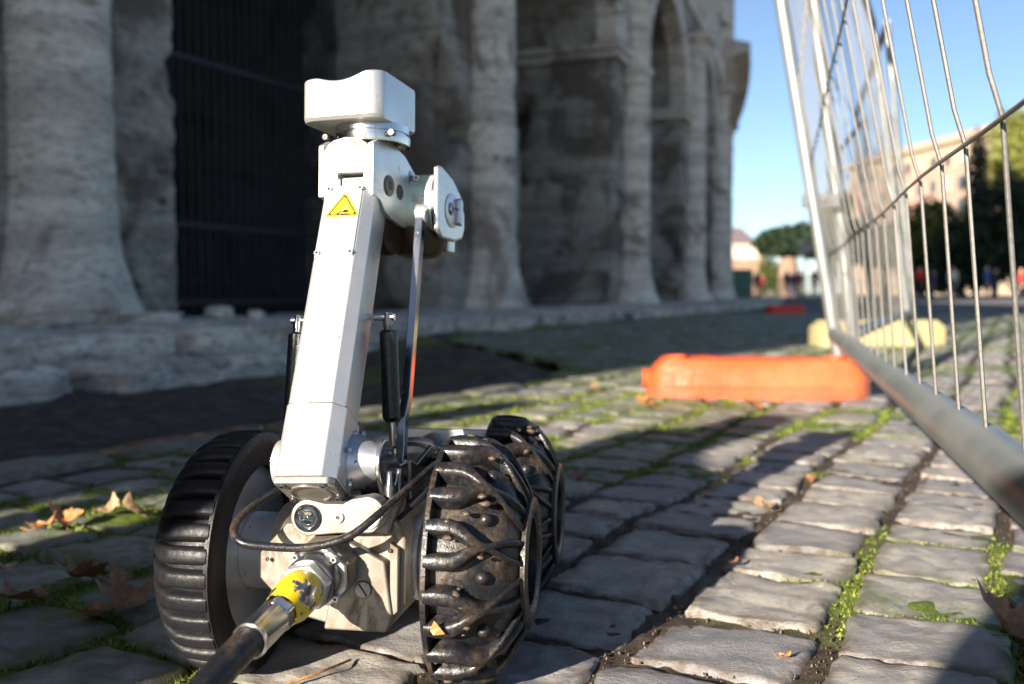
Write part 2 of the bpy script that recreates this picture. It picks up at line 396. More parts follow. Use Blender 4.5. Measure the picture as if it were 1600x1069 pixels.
def stone_arrays(q, n, zoff=0., dome=.006, seed=0, drop=.008):
    t = np.sin(np.linspace(-1, 1, n)*math.pi/2)*.5+np.linspace(-1, 1, n)*.5
    S, T = np.meshgrid(t, t, indexing='ij'); k = .14
    s = S*np.sqrt(1-k*.5*T**2*abs(T)); v = T*np.sqrt(1-k*.5*S**2*abs(S))
    q = np.array(q)
    w00 = (1-s)*(1-v)/4; w01 = (1-s)*(1+v)/4; w11 = (1+s)*(1+v)/4; w10 = (1+s)*(1-v)/4
    a = w00*q[0, 0]+w01*q[1, 0]+w11*q[2, 0]+w10*q[3, 0]; c = w00*q[0, 1]+w01*q[1, 1]+w11*q[2, 1]+w10*q[3, 1]
    x, y = l2w(a, c); r = np.maximum(abs(S), abs(T))
    P = np.stack([x, y, np.full_like(x, seed*.37)], -1)
    nx = fbm(P*16+3, 3)*.007*sst(.3, 1, r); ny = fbm(P*16+90, 3)*.007*sst(.3, 1, r)
    z = zoff+dome*(1-(S**2+T**2)*.6)+.0055*fbm(P*11, 4)+.0032*fbm(P*45, 3)
    edge = sst(.90, 1.0, r+.12*fbm(P*30, 3)*sst(.4, .9, r)); z = z-drop*edge**1.8
    z = np.where(r > .995, z-.03, z)
    return np.stack([x+nx, y+ny, z], -1).reshape(-1, 3), r.ravel()
# height variation of the field, and moss along joints
pav = empty('dummy'); bpy.data.objects.remove(pav)
near_bed = (np.arange(-1.9, 2.5, .009), np.arange(.34, 3.2, .009))
inst = []
def bed_mesh(nx, ny, cell, zz=0):
    P = field(nx, ny); x, y = P[:, 0], P[:, 1]; P3 = np.column_stack([P, 0*x])
    a, c = w2l(x, y); mo = moss_f(x, y)
    z = -.006+.006*mo*sst(-.4, .5, fbm(P3*14, 3))+.006*fbm(P3*30, 4)+.0035*fbm(P3*110, 2)+zz
    return P, z, mo
P1, z1, m1 = bed_mesh(*near_bed, .009)
keep_faces = grid_quads(len(near_bed[0]), len(near_bed[1]))
cc = P1[keep_faces].mean(1); keep_faces = keep_faces[uval(cc[:, 0], cc[:, 1]) > ub(cc[:, 1])-.02]
fx, fy = np.arange(-8, 10, .05), np.arange(3.155, 14.5, .05)
P2, z2, m2 = bed_mesh(fx, fy, .05); f2 = grid_quads(len(fx), len(fy)); c2 = P2[f2].mean(1)
f2 = f2[(uval(c2[:, 0], c2[:, 1]) > ub(c2[:, 1])-.02)]
fx3, fy3 = np.arange(2.46, 6, .05), np.arange(.3, 3.2, .05)
P3_, z3, m3 = bed_mesh(fx3, fy3, .05); f3 = grid_quads(len(fx3), len(fy3))
V = np.vstack([np.column_stack([P1, z1]), np.column_stack([P2, z2]), np.column_stack([P3_, z3])])
F = np.vstack([keep_faces, f2+len(P1), f3+len(P1)+len(P2)])
used = np.unique(F); remap = np.zeros(len(V), int); remap[used] = np.arange(len(used)); mm = np.concatenate([m1, m2, m3])[used]
me = fast_mesh('cobbled_pavement', V[used], remap[F]); attr(me, 'moss', sst(.25, .7, mm))
PAV = tag(link('cobbled_pavement', me, None, M['bed'], 180), kind='structure')
bulkV, bulkF, bulkT, bulkM, bulkE, off = [], [], [], [], [], 0
for i, (x, y, q) in enumerate(stones):
    n = 25 if i < 70 else (15 if i < 180 else (10 if i < 500 else 7))
    zo = random.uniform(-.003, .003)
    V, r = stone_arrays(q, n, zo, random.uniform(-.0005, .002), i)
    t = min(1, max(0, random.gauss(.5, .34))); mo = moss_f(V[:, 0], V[:, 1])
    ms = np.clip(sst(.72, .98, r)*sst(.3, .8, mo)*1.2+.75*sst(.7, .98, mo), 0, 1)
    if i < 299:
        me = fast_mesh('cobblestone', V, grid_quads(n, n)[:, ::-1]); attr(me, 'tint', np.full(len(V), t)); attr(me, 'moss', ms); attr(me, 'edge', r)
        link('cobblestone', me, PAV, M['stone'], 180)
    else:
        bulkV.append(V); bulkF.append(grid_quads(n, n)[:, ::-1]+off); off += len(V); bulkT.append(np.full(len(V), t)); bulkM.append(ms); bulkE.append(r)
me = fast_mesh('far_cobblestones', np.vstack(bulkV), np.vstack(bulkF)); attr(me, 'tint', np.concatenate(bulkT)); attr(me, 'moss', np.concatenate(bulkM)); attr(me, 'edge', np.concatenate(bulkE))
tag(link('far_cobblestones', me, PAV, M['stone'], 180), kind='stuff')
# kerb row along the edge of the pavement
def arc(s, uu):
    """point at arc length s from the foot point, uu metres out of the column axis line"""
    a = s/FR; n = FN*math.cos(a)+FTg*math.sin(a); return FC+(FR+uu)*n, n
s = -2.
while s < 14:
    ln = random.uniform(.28, .5); q = []
    for ss, uu in ((s+.008, 4.99), (s+.008, 5.09), (s+ln-.008, 5.09), (s+ln-.008, 4.99)):
        p, _ = arc(ss, uu); q.append(w2l(*p))
    if p[1] > 3.4: break
    V, r = stone_arrays(q, 13, random.uniform(-.004, .008), .01, int(s*10)); mo = moss_f(V[:, 0], V[:, 1])
    me = fast_mesh('kerb_stone', V, grid_quads(13, 13)[:, ::-1]); attr(me, 'tint', np.full(len(V), random.random())); attr(me, 'moss', mo*.6); attr(me, 'edge', r)
    link('kerb_stone', me, PAV, M['kerb'], 180); s += ln

# moss tufts and crumbs in the joints
occ_c = .006; ox0, oy0 = -1.9, .3; occ = np.zeros((800, 560), bool)
for x, y, q in stones:
    if y > 3.3 or abs(x) > 2.3: continue
    q_ = np.array(q); c0 = q_.mean(0); qq = [l2w(*(c0+(p-c0)*.93)) for p in q_]; qx = np.array([p[0] for p in qq]); qy = np.array([p[1] for p in qq])
    i0, i1 = int((qx.min()-ox0)/occ_c), int((qx.max()-ox0)/occ_c)+2; j0, j1 = int((qy.min()-oy0)/occ_c), int((qy.max()-oy0)/occ_c)+2
    i0, j0 = max(i0, 0), max(j0, 0); i1, j1 = min(i1, 800), min(j1, 560)
    if i1 <= i0 or j1 <= j0: continue
    X, Y = np.meshgrid(ox0+np.arange(i0, i1)*occ_c, oy0+np.arange(j0, j1)*occ_c, indexing='ij'); ins = np.ones_like(X, bool); sg = None
    for k in range(4):
        ax, ay, bx, by = qx[k], qy[k], qx[(k+1) % 4], qy[(k+1) % 4]; cr = (bx-ax)*(Y-ay)-(by-ay)*(X-ax)
        if sg is None: sg = 1 if ((qx[1]-qx[0])*(qy[2]-qy[0])-(qy[1]-qy[0])*(qx[2]-qx[0])) > 0 else -1
        ins &= (cr*sg > 0)
    occ[i0:i1, j0:j1] |= ins
def joint_points(N, xr, yr):
    x = rng.uniform(*xr, N); y = yr[0]*(yr[1]/yr[0])**rng.random(N)
    i = ((x-ox0)/occ_c).astype(int).clip(0, 799); j = ((y-oy0)/occ_c).astype(int).clip(0, 559)
    k = (~occ[i, j]) & (uval(x, y) > 5.0) & (abs(x) < .6*y+.2); return x[k], y[k]
x, y = joint_points(620000, (-1.8, 2.1), (.4, 3.0)); mo = moss_f(x, y); k = rng.random(len(x)) < sst(.32, .75, mo)*.9; x, y, mo = x[k], y[k], mo[k]
N = min(len(x), 110000); x, y, mo = x[:N], y[:N], mo[:N]
P3 = np.column_stack([x, y, 0*x]); zb = -.006+.006*mo*sst(-.4, .5, fbm(P3*14, 3))+.006*fbm(P3*30, 4)
h = rng.uniform(.002, .006, N)*(.6+.5*mo)*(1+.25*y); th = rng.uniform(0, 2*math.pi, N); wd = rng.uniform(.0009, .0018, N)*(1+.5*y)
d = np.column_stack([np.cos(th), np.sin(th), 0*th]); ln_ = np.column_stack([rng.normal(0, .5, (N, 2)), np.ones(N)])*h[:, None]
b = np.column_stack([x, y, zb-.001]); V = np.stack([b-d*wd[:, None], b+d*wd[:, None], b+ln_+d*wd[:, None]*.3], 1).reshape(-1, 3)
me = fast_mesh('moss', V, np.arange(3*N).reshape(-1, 3))
mm = NM('moss_leaf'); pos = mm.n('NewGeometry'); nn = mm.noise(pos.outputs['Position'], 40, 3); rn = pos.outputs['Random Per Island']
mm.set(color=mm.mix(mm.ramp(nn, [(.35, 0.), (.65, 1.)]), mm.mix(rn, (.035, .055, .008), (.09, .125, .015)), mm.mix(rn, (.10, .13, .018), (.20, .225, .03))), rough=.6, spec=.3)
mm.b.inputs['Subsurface Weight'].default_value = 0
M['moss'] = mm.m
tag(link('moss', me, None, M['moss']), 'tufts of bright green moss growing in the joints between the cobbles', 'moss', kind='stuff')
x, y = joint_points(60000, (-1.8, 2.0), (.42, 2.6)); N = min(len(x), 5200); x, y = x[:N], y[:N]
r = rng.uniform(.0006, .0020, N)*(1+.3*y); tet = np.array([(1, 0, -.5), (-.5, .87, -.5), (-.5, -.87, -.5), (0, 0, .8)])
V = (tet[None]*r[:, None, None]*rng.uniform(.6, 1.4, (N, 4, 3)))+np.column_stack([x, y, np.full(N, -.003)])[:, None]
F = (np.array([(0, 1, 3), (1, 2, 3), (2, 0, 3), (0, 2, 1)])[None]+np.arange(N)[:, None, None]*4).reshape(-1, 3)
me = fast_mesh('gravel', V.reshape(-1, 3), F)
mm = NM('grit'); rn = mm.n('NewGeometry').outputs['Random Per Island']; mm.set(color=mm.ramp(rn, [(0, (.05, .035, .022)), (.6, (.09, .065, .045)), (1, (.20, .16, .12))]), rough=.8)
tag(link('gravel', me, None, mm.m), 'brown grit and crumbs of earth lying in the cobble joints', 'grit', kind='stuff')

# ------------------------------------------------------------------ dry leaves
def leaf_mat(name, c1, c2):
    m = NM(name); v = m.coord(); n1 = m.noise(v, 30, 5, .6); n2 = m.noise(v, 150, 3)
    m.set(color=m.mix(m.ramp(n2, [(.45, .5), (.6, 0.)]), m.mix(m.ramp(n1, [(.3, 0.), (.7, 1.)]), c1, c2), (.06, .03, .015)), rough=.55); m.bump(n1, .4, .003); return m.m
LM = [leaf_mat('dry_leaf_brown', (.16, .07, .03), (.30, .14, .06)), leaf_mat('dry_leaf_tan', (.36, .22, .11), (.50, .34, .19)), leaf_mat('dry_leaf_orange', (.42, .17, .05), (.50, .25, .09))]
def leaf_shape(size, lobes, curl, seed):
    rr = random.Random(seed); n = 44; out = []
    for k in range(n):
        t = 2*math.pi*k/n; a = abs(math.sin(t*lobes/2))**.7; rad = size*(.42+.58*(1-a*.75))*(1+.08*rr.uniform(-1, 1))*(1.15 if abs(t-math.pi/2) < .8 else .85)
        out.append((rad*math.cos(t), rad*math.sin(t)))
    V = []; rings = (0, .35, .68, 1.)
    for f in rings[1:]:
        for ox, oy in out:
            x_, y_ = ox*f, oy*f; z_ = curl*(x_*x_+.5*y_*y_)/size+size*.10*math.sin(5*x_/size+seed)*f+size*.06*math.sin(9*y_/size+2*seed)*f; V.append((x_, y_, z_))
    V.append((0, 0, 0)); F = []
    for j in range(2):
        for k in range(n): F.append((j*n+k, j*n+(k+1) % n, (j+1)*n+(k+1) % n, (j+1)*n+k))
    F += [(3*n, (k+1) % n, k) for k in range(n)]
    mb = MB(); mb.add(V, F); return mb
def ground_at(px, py, z=0.):
    """ground point under a pixel of the 1600 px wide picture"""
    c, s_ = math.cos(PITCH), math.sin(PITCH); xx = (px-800)/FPX; uu = (534.5-py)/FPX
    d = Vector((xx, c+uu*s_, -s_+uu*c)); t = (z-CAM_H)/d.z; return Vector((0, 0, CAM_H))+d*t
leaves = [ # px, py, size, mat, tilt, label
 (1600, 1003, .052, 0, .35, 'large curled brown dry leaf with a stem at the lower right corner of the cobbles', 4),
 (213, 806, .040, 1, .7, 'pale tan curled leaf standing up left of the black wheel', 3),
 (172, 800, .030, 1, .5, 'smaller tan leaf lying left of the pale curled leaf', 3),
 (100, 817, .040, 2, .5, 'orange brown leaf on sunlit moss at the left', 3),
 (62, 826, .030, 2, .3, 'narrow orange leaf tip at the far left of the mossy cobbles', 3),
 (153, 888, .017, 2, .8, 'small bright orange leaf fragment standing between shaded leaves', 3),
 (130, 905, .045, 0, .4, 'dark brown leaf in shade beneath the orange fragment', 5),
 (196, 945, .055, 0, .5, 'broad dark brown leaf against the front left wheel', 5),
 (40, 940, .05, 0, .2, 'flat dark brown leaf at the left edge in shade', 5),
 (150, 965, .04, 0, .3, 'thin brown leaf below the broad dark leaf', 3),
 (12, 890, .018, 1, .2, 'tiny pale leaf at the left edge on a sunlit cobble', 3),
 (1192, 795, .030, 1, .35, 'tan dead leaf lying on the sunlit sliver among shaded cobbles', 3),
 (1262, 752, .022, 0, .8, 'small brown leaf standing upright in a joint beyond the tan leaf', 3),
 (1100, 632, .05, 0, .3, 'brown leaf under the front of the orange block', 3),
 (1180, 640, .05, 0, .5, 'dark curled leaf in the shade before the orange block', 3),
 (1010, 634, .05, 2, .3, 'rusty leaf beside the left end of the orange block', 3),
 (1224, 1027, .009, 2, .2, 'tiny pinkish leaf scrap in the mossy joint near the bottom', 3),
 (1145, 880, .012, 0, .2, 'little brown leaf scrap on a shaded cobble right of the wheel', 3),
 (905, 748, .03, 0, .2, 'thin brown leaf right of the rear wheel', 3),
 (700, 960, .02, 0, .2, 'small brown leaf in the dark beneath the robot', 3),
 (930, 610, .05, 1, .3, 'pale leaf on the mossy verge behind the rear wheel', 3),
]
for px, py, size, mi, tilt, lab, lobes in leaves:
    if px != 1600: size *= .72
    p = ground_at(px, py, .006); mb = leaf_shape(size, lobes, .9, px)
    mb.tube([(0, -size*.3, .0), (0, -size*.9, -.002), (size*.08, -size*1.5, .004)], size*.022, 5)
    o = mb.build('dry_leaf', LM[mi], None, 179); tilt *= .6; o.location = p+Vector((0, 0, size*tilt*.35)); o.rotation_euler = (tilt*1.1, tilt*.3, (px*7 % 628)/100.)
    if px == 1600: o.rotation_euler = (.55, -.35, 1.0)
    tag(o, lab, 'leaf', 'dry leaves fallen on the cobbles')
mb = MB(); a, b_, c = ground_at(440, 1072, .004), ground_at(500, 1050, .008), ground_at(548, 1031, .003)
mb.tube(smooth_path([a, b_, c], 5), .0011, 5); tag(mb.build('dry_stalk', LM[2], None, 179), 'thin reddish dry stalk lying on dark cobbles under the cable', 'twig')
# ------------------------------------------------------------------ the ancient arcade
S0, SP = 4.43, 6.8
def fmat(s, uu=0., z=0.):
    """frame on the facade: x outward, y along it (away from the camera), z up"""
    p, n = arc(s, uu); return Matrix(((n[0], -n[1], 0, p[0]), (n[1], n[0], 0, p[1]), (0, 0, 1, z), (0, 0, 0, 1)))
def xform(Mx, V):
    A = np.array(Mx); return V@A[:3, :3].T+A[:3, 3]
def rock_box(x0, x1, y0, y1, z0, z1, cell, amp, Mx, big=0., faces='x1 y0 y1 z1 z0', pw=6, fr=1., zsoft=0.):
    lo = np.array([x0, y0, z0]); hi = np.array([x1, y1, z1]); c = (lo+hi)/2; hf = (hi-lo)/2
    Vs, Fs, off = [], [], 0
    for f in faces.split():
        ax = 'xyz'.index(f[0]); side = int(f[1]); o = [a for a in range(3) if a != ax]
        n0 = max(2, int((hi[o[0]]-lo[o[0]])/cell)+1); n1 = max(2, int((hi[o[1]]-lo[o[1]])/cell)+1)
        a = np.linspace(lo[o[0]], hi[o[0]], n0); b = np.linspace(lo[o[1]], hi[o[1]], n1); A, B = np.meshgrid(a, b, indexing='ij')
        V = np.zeros((n0, n1, 3)); V[..., o[0]] = A; V[..., o[1]] = B; V[..., ax] = (hi if side else lo)[ax]
        F = grid_quads(n0, n1, off); flip = (side == 1) ^ (ax == 1)
        Fs.append(F if flip else F[:, ::-1]); Vs.append(V.reshape(-1, 3)); off += n0*n1
    V = np.vstack(Vs); r = (V-c)/hf; d = np.sign(r)*abs(r)**pw; d[:, 2] *= 1. if zsoft else 0.; d /= np.linalg.norm(d, axis=1)[:, None]+1e-9
    W = xform(Mx, V)
    am = amp*(.9+fbm(W*np.array([5, 5, 9])*fr, 4)*1.6)+amp*.5*fbm(W*22*fr, 2)
    corner = np.minimum(abs(r[:, 0]), abs(r[:, 1])); am = am+amp*1.6*sst(.8, 1., corner)
    if zsoft: am = am+amp*zsoft*sst(.85, 1., np.sort(abs(r), axis=1)[:, 1])
    if big: am = am+big*sst(.18, .5, fbm(W*np.array([1.3, 1.3, 1.6])*fr+31, 4))*(1+.8*sst(.6, 1, corner))
    am = np.maximum(am, 0)
    V = V-d*am[:, None]*np.minimum(1, hf/ max(hf)*3)
    return V, np.vstack(Fs)
def rock_obj(name, args, Mx, mat, parent, big=0., **kw):
    V, F = rock_box(*args, Mx, big, **kw); me = fast_mesh(name, xform(Mx, V), F); return link(name, me, parent, mat, 180)
def lathe_np(prof_z, prof_r, nth, Mx, amp, big=0., th0=0, th1=2*math.pi):
    th = np.linspace(th0, th1, nth); T, Z = np.meshgrid(th, prof_z, indexing='ij'); Rr = np.broadcast_to(np.array(prof_r)[None], Z.shape)
    V = np.stack([Rr*np.cos(T), Rr*np.sin(T), Z], -1).reshape(-1, 3); W = xform(Mx, V)
    am = amp*(.7+1.3*fbm(W*np.array([5, 5, 11]), 4))+amp*.5*fbm(W*20, 2)
    if big: am = am+big*sst(.22, .55, fbm(W*np.array([1.6, 1.6, 2.])+9, 4))
    zr = (Z.reshape(-1)-prof_z[0])/(prof_z[-1]-prof_z[0]); am = am+.005*(sst(.95, 1, zr)+1-sst(0, .05, zr))
    d = V.copy(); d[:, 2] = 0; d /= np.linalg.norm(d, axis=1)[:, None]
    return V-d*np.maximum(am, -.01)[:, None], grid_quads(nth, len(prof_z))
ARC = empty('ancient_arcade', (*arc(S0, 0)[0], .1)); ARC_I = Matrix.Translation(-ARC.location)
tag(ARC, 'huge weathered travertine arcade of half columns and arches, in shade behind the robot', 'ancient building')
def apart(o):
    """parent a world-space mesh to the arcade, keeping its place"""
    o.data.transform(ARC_I) if not o.data.get('done') else None; o.data['done'] = 1; o.parent = ARC; return o
def A(o): o.data.transform(ARC_I); o.parent = ARC; return o
zs = [.10, .78, 1.34, 1.98, 2.52, 3.16, 3.74, 4.30, 4.86]
for k in range(0, 7):
    cell = (.055, .08, .11, .16, .22, .3, .35)[k]; Mx = fmat(S0+k*SP); far = k > 3
    big = .26
    courses = zs if k < 5 else [.1, 1.7, 3.3, 4.86]
    for i in range(len(courses)-1):
        z0, z1 = courses[i]+.001, courses[i+1]-.001
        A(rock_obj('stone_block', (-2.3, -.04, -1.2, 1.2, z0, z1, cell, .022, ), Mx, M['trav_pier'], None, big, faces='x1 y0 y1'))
    # half column in drums
    cz = [.10, .55, 1.25, 1.95, 2.65, 3.4, 4.2, 5.0, 5.8, 6.6] if k < 5 else [.1, .55, 2.6, 4.6, 6.6]
    for i in range(len(cz)-1):
        z0, z1 = cz[i]+.001, cz[i+1]-.001; npz = max(4, int((z1-z0)/(cell*.8))+1); z = np.linspace(z0, z1, npz)
        r = .40-.03*(z/6.6)+.22*np.exp(-((z-.10)/.36)**1.3)*(z < 1.3)
        V, F = lathe_np(z, r, max(14, int(2.4/cell*1.1)), Mx, .012, .05 if i else .03, -math.pi*.62, math.pi*.62)
        A(link('column_drum', fast_mesh('column_drum', xform(Mx, V), F), None, M['trav'], 180))
    mb = MB(Mx); mb.lathe([(.38, 6.6), (.38, 6.75), (.5, 6.95), (.5, 7.02)], 20); mb.box(-.6, .56, -.56, .56, 7.02, 7.2); A(mb.build('column_capital', M['trav'], None, 40))
    if k == 0: A(rock_obj('plinth_block', (-1., .66, -.66, .66, .08, .16, cell, .022), Mx, M['trav'], None, .05, faces='x1 y0 y1 z1'))
    mb = MB(Mx); mb.box(-2.36, .06, -1.27, 1.27, 4.86, 5.0); mb.box(-2.4, .12, -1.33, 1.33, 5.0, 5.14); A(mb.build('impost', M['trav'], None, None, .02))
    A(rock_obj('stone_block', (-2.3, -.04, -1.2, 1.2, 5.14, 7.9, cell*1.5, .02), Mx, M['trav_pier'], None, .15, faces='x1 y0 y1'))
    # second storey
    if k > 1:
        A(rock_obj('stone_block', (-2.3, -.05, -1.2, 1.2, 9.35, 14.4, max(cell*1.5, .25), .02), Mx, M['trav'], None, .15, faces='x1 y0 y1'))
        mb = MB(Mx); mb.lathe([(.42, 9.35), (.42, 9.9), (.36, 10.), (.34, 14.4)], 20); A(mb.build('upper_column', M['trav'], None, 40))
def arch_poly(r, zsp, zt, hw, n=22):
    return [(-hw, zt), (-hw, zsp)]+[(-r*math.cos(math.pi*i/n), zsp+r*math.sin(math.pi*i/n)) for i in range(0, n+1)]+[(hw, zsp), (hw, zt)]
for k in range(-1, 6):
    Mx = fmat(S0+(k+.5)*SP)
    pl = arch_poly(2.2, 5.14, 7.9, 2.24)
    mb = MB(Mx); n = 22
    for i in range(n):   # spandrel in radial slices, each a clean wedge
        a0, a1 = math.pi*i/n, math.pi*(i+1)/n
        y0, y1 = -2.2*math.cos(a0), -2.2*math.cos(a1); w0, w1 = 5.14+2.2*math.sin(a0), 5.14+2.2*math.sin(a1)
        mb.prism([(y0, w0), (y1, w1), (y1, 7.9), (y0, 7.9)], -2.3, -.05, 'x')
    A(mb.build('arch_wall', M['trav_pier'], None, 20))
    for i in range(13):
        a0, a1 = math.pi*i/13+.006, math.pi*(i+1)/13-.006
        P = [(-r*math.cos(a), 5.14+r*math.sin(a)) for r, a in ((2.19, a0), (2.19, a1), (2.8, a1), (2.8, a0))]
        mb = MB(Mx); mb.prism(P, -.4, .035+.01*(i % 3), 'x'); A(mb.build('voussoir', M['trav'], None, None, .012))
for k in range(-4, 15):
    Mx = fmat(S0+k*SP/2); mb = MB(Mx); j = .12 if k < 9 else 1.
    mb.prism([(-2.3, 7.9), (.02, 7.9), (.06, 8.3), (.06+.06*j, 8.32), (.06+.06*j, 8.55), (.3*j, 8.65), (.42*j, 8.75), (.95*j, 8.85), (1.0*j, 9.15), (.2*j, 9.35), (-2.3, 9.35)], -1.71, 1.71, 'y')
    A(mb.build('entablature', M['trav'], None, 20))
def shell(name, s0, s1, u0, u1, z0, z1, mat, st=3.4):
    mb = MB(); s = s0; pts = []
    while s < s1+.01: pts.append((arc(s, u0)[0], arc(s, u1)[0])); s += st
    V = []; F = []
    for a, b in pts: V += [(*a, z0), (*b, z0), (*b, z1), (*a, z1)]
    for i in range(len(pts)-1):
        o = i*4
        for j in range(4): F.append((o+j, o+(j+1) % 4, o+4+(j+1) % 4, o+4+j))
    F += [(3, 2, 1, 0), tuple(len(V)-4+j for j in range(4))]
    mb.add(V, F); return A(mb.build(name, mat, None, 20))
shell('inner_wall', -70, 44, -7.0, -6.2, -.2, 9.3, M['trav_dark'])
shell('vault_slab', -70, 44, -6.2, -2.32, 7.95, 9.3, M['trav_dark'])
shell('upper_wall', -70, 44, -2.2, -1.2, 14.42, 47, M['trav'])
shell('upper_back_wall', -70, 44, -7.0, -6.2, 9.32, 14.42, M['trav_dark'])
shell('lower_wall', -70, -6.2, -2.2, -.2, -.2, 14.4, M['trav'])
# floor inside the arches
mb = MB(); V = []; F = []
pts = [(arc(s, -6.3)[0], arc(s, -.6)[0]) for s in np.arange(-12, 48, 3.)]
for a, b in pts: V += [(*a, .09), (*b, .09)]
for i in range(len(pts)-1): F.append((2*i, 2*i+1, 2*i+3, 2*i+2))
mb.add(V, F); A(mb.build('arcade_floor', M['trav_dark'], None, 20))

# long stone steps in front: upper course and a lower, broken one
PL = empty('stone_plinth', (*arc(2., 1.5)[0], -.15)); PI_ = Matrix.Translation(-PL.location)
tag(PL, 'low rough step of long eroded lichen-stained blocks running along the foot of the columns', 'stone step')
s = -5.
while s < 36:
    ln = random.uniform(1.3, 2.1); cell = .04 if s < 9 else (.08 if s < 16 else .2); Mx = fmat(s+ln/2)
    z1 = .10+random.uniform(-.012, .012); uu = 2.2+random.uniform(-.06, .08)
    V, F = rock_box(-.75, uu, -ln/2+.008, ln/2-.008, -.32, z1, cell, .017, Mx, .05, faces='x1 y0 y1 z1', pw=8, fr=1.5, zsoft=1.2)
    o = link('stone_block', fast_mesh('stone_block', xform(Mx, V), F), None, M['trav_step'], 180); o.data.transform(PI_); o.parent = PL; s += ln
s = -5.
while s < 7.5:
    ln = random.uniform(1.1, 1.9); cell = .035; Mx = fmat(s+ln/2)
    V, F = rock_box(1.7, 2.85+random.uniform(-.1, .1), -ln/2+.01, ln/2-.01, -.35, -.03+random.uniform(-.02, .03), cell, .034, Mx, .09, faces='x1 y0 y1 z1', pw=5, fr=1.6, zsoft=1.2)
    o = link('lower_block', fast_mesh('lower_block', xform(Mx, V), F), None, M['trav_step'], 180); o.data.transform(PI_); o.parent = PL; s += ln
# scrawled graffiti on the step and on the pier
def on_fac(s, u, z): p, _ = arc(s, u); return Vector((p[0], p[1], z))
for (s0_, u_, z0_, sc_) in ((10.3, 2.16, .02, .06), (10.75, 2.17, .0, .07), (11.2, 2.15, .02, .06)):
    pts = [on_fac(s0_+.9*sc_*math.sin(t*1.9)+t*.05, u_+.03, z0_+sc_*math.cos(t*2.7)) for t in np.linspace(0, 5, 40)]
    mb = MB(); mb.tube(pts, .012, 4); o = mb.build('graffiti', M['ink'], None, 179); o.data.transform(PI_); o.parent = PL
# rubble where the first column base has broken away
for i, (ds, du, sz) in enumerate(((1.30, .30, .10), (1.50, .15, .075), (1.68, .35, .06), (1.42, .62, .05), (1.9, .2, .045))):
    Mx = fmat(S0+ds, du, .10); V, F = rock_box(-sz, sz, -sz*1.2, sz*1.2, -.02, sz*1.1, .035, sz*.16, Mx, sz*.3, pw=3, fr=3, zsoft=1.)
    o = link('stone_fragment', fast_mesh('stone_fragment', xform(Mx, V), F), None, M['trav'], 180)
    o.data.transform(Matrix.Translation((-Mx.translation.x, -Mx.translation.y, -.1))); o.location = (Mx.translation.x, Mx.translation.y, .1)
    tag(o, ['largest broken lump of travertine at the foot of the leftmost column', 'second lump of broken stone beside the largest, before the dark gate', 'middling stone chunk right of the lumps at the gate corner',
            'flat stone scrap at the front of the rubble by the leftmost column', 'smallest stone chip at the right end of the rubble'][i], 'stone')
# iron bar gate in the first opening
Mg = fmat(S0+.5*SP); G = empty('iron_gate', (Mg @ Vector((-1.75, 0, .1)))); GI = G.matrix_basis.inverted(); G.location = Mg @ Vector((-1.75, 0, .1))
tag(G, 'tall dark iron gate of close vertical bars closing the arch behind the robot arm', 'gate')
GI = Matrix.Translation(-Vector(G.location)); bar_me = None
for i in range(34):
    if bar_me is None:
        mb = MB(); mb.cyl((0, 0, 0), (0, 0, 6.2), .016, n=6); bar_me = mb.mesh('bar'); bar_me.materials.append(M['iron'])
    o = bpy.data.objects.new('bar', bar_me); COL.objects.link(o); o.parent = G; o.location = GI @ (Mg @ Vector((-1.75, -2.15+i*.13, .12)))
for zz in (.18, 1.05, 2.9, 4.9):
    mb = MB(Mg); mb.box(-1.78, -1.72, -2.2, 2.2, zz, zz+.06); o = mb.build('rail', M['iron'], None, None); o.data.transform(GI); o.parent = G
# off to the left behind the camera: an unseen brick wall added to shade everything along the arcade
az = SUN_AZ; qd = Vector((math.cos(az), -math.sin(az), 0)); td = Vector((-math.sin(az), -math.cos(az), 0))
def qt(q, t, z=0): v = qd*q+td*t; return Vector((v.x, v.y, z))
m = NM('old_brick'); br = m.n('TexBrick'); m.l(m.coord(), br.inputs[0]); br.inputs['Scale'].default_value = 4
br.inputs['Color1'].default_value = (.28, .13, .08, 1); br.inputs['Color2'].default_value = (.36, .19, .11, 1); br.inputs['Mortar'].default_value = (.3, .27, .22, 1); m.set(color=br.outputs[0], rough=.9)
a, b = qt(-1.78, 20), qt(-8.5, 20); mb = MB(); d = td*1.6
mb.add([a, b, b+d, a+d, a+Vector((0, 0, 15)), b+Vector((0, 0, 19)), b+d+Vector((0, 0, 19)), a+d+Vector((0, 0, 15))], [(0, 3, 2, 1), (4, 5, 6, 7), (0, 1, 5, 4), (1, 2, 6, 5), (2, 3, 7, 6), (3, 0, 4, 7)])
o = mb.build('shade_wall', m.m, None, None, .05); tag(o, 'tall brick wall added out of view to throw shade along the arcade and steps', 'shade caster')
# ------------------------------------------------------------------ far background
def far_pt(px, Y, z=0.): return Vector(((px-800)/FPX*Y, Y, z))
def hz(py, Y): return CAM_H+(458-py)/FPX*Y          # height seen at picture row py, Y metres away
M['pinkwall'] = plain('pink_plaster', (.33, .205, .165), .85, 0, .12, .6)
M['creamwall'] = plain('cream_plaster', (.36, .285, .20), .85, 0, .1, .6)
M['whitewall'] = plain('pale_stone_wall', (.42, .38, .31), .85, 0, .1, .3)
M['tanwall'] = plain('tan_brick_ruin', (.22, .14, .095), .9, 0, .2, .5)
M['roof'] = plain('dark_roof_tiles', (.09, .07, .08), .8)
M['pane'] = plain('window_pane', (.05, .06, .07), .15)
M['shut'] = plain('grey_shutter', (.32, .30, .27), .6)
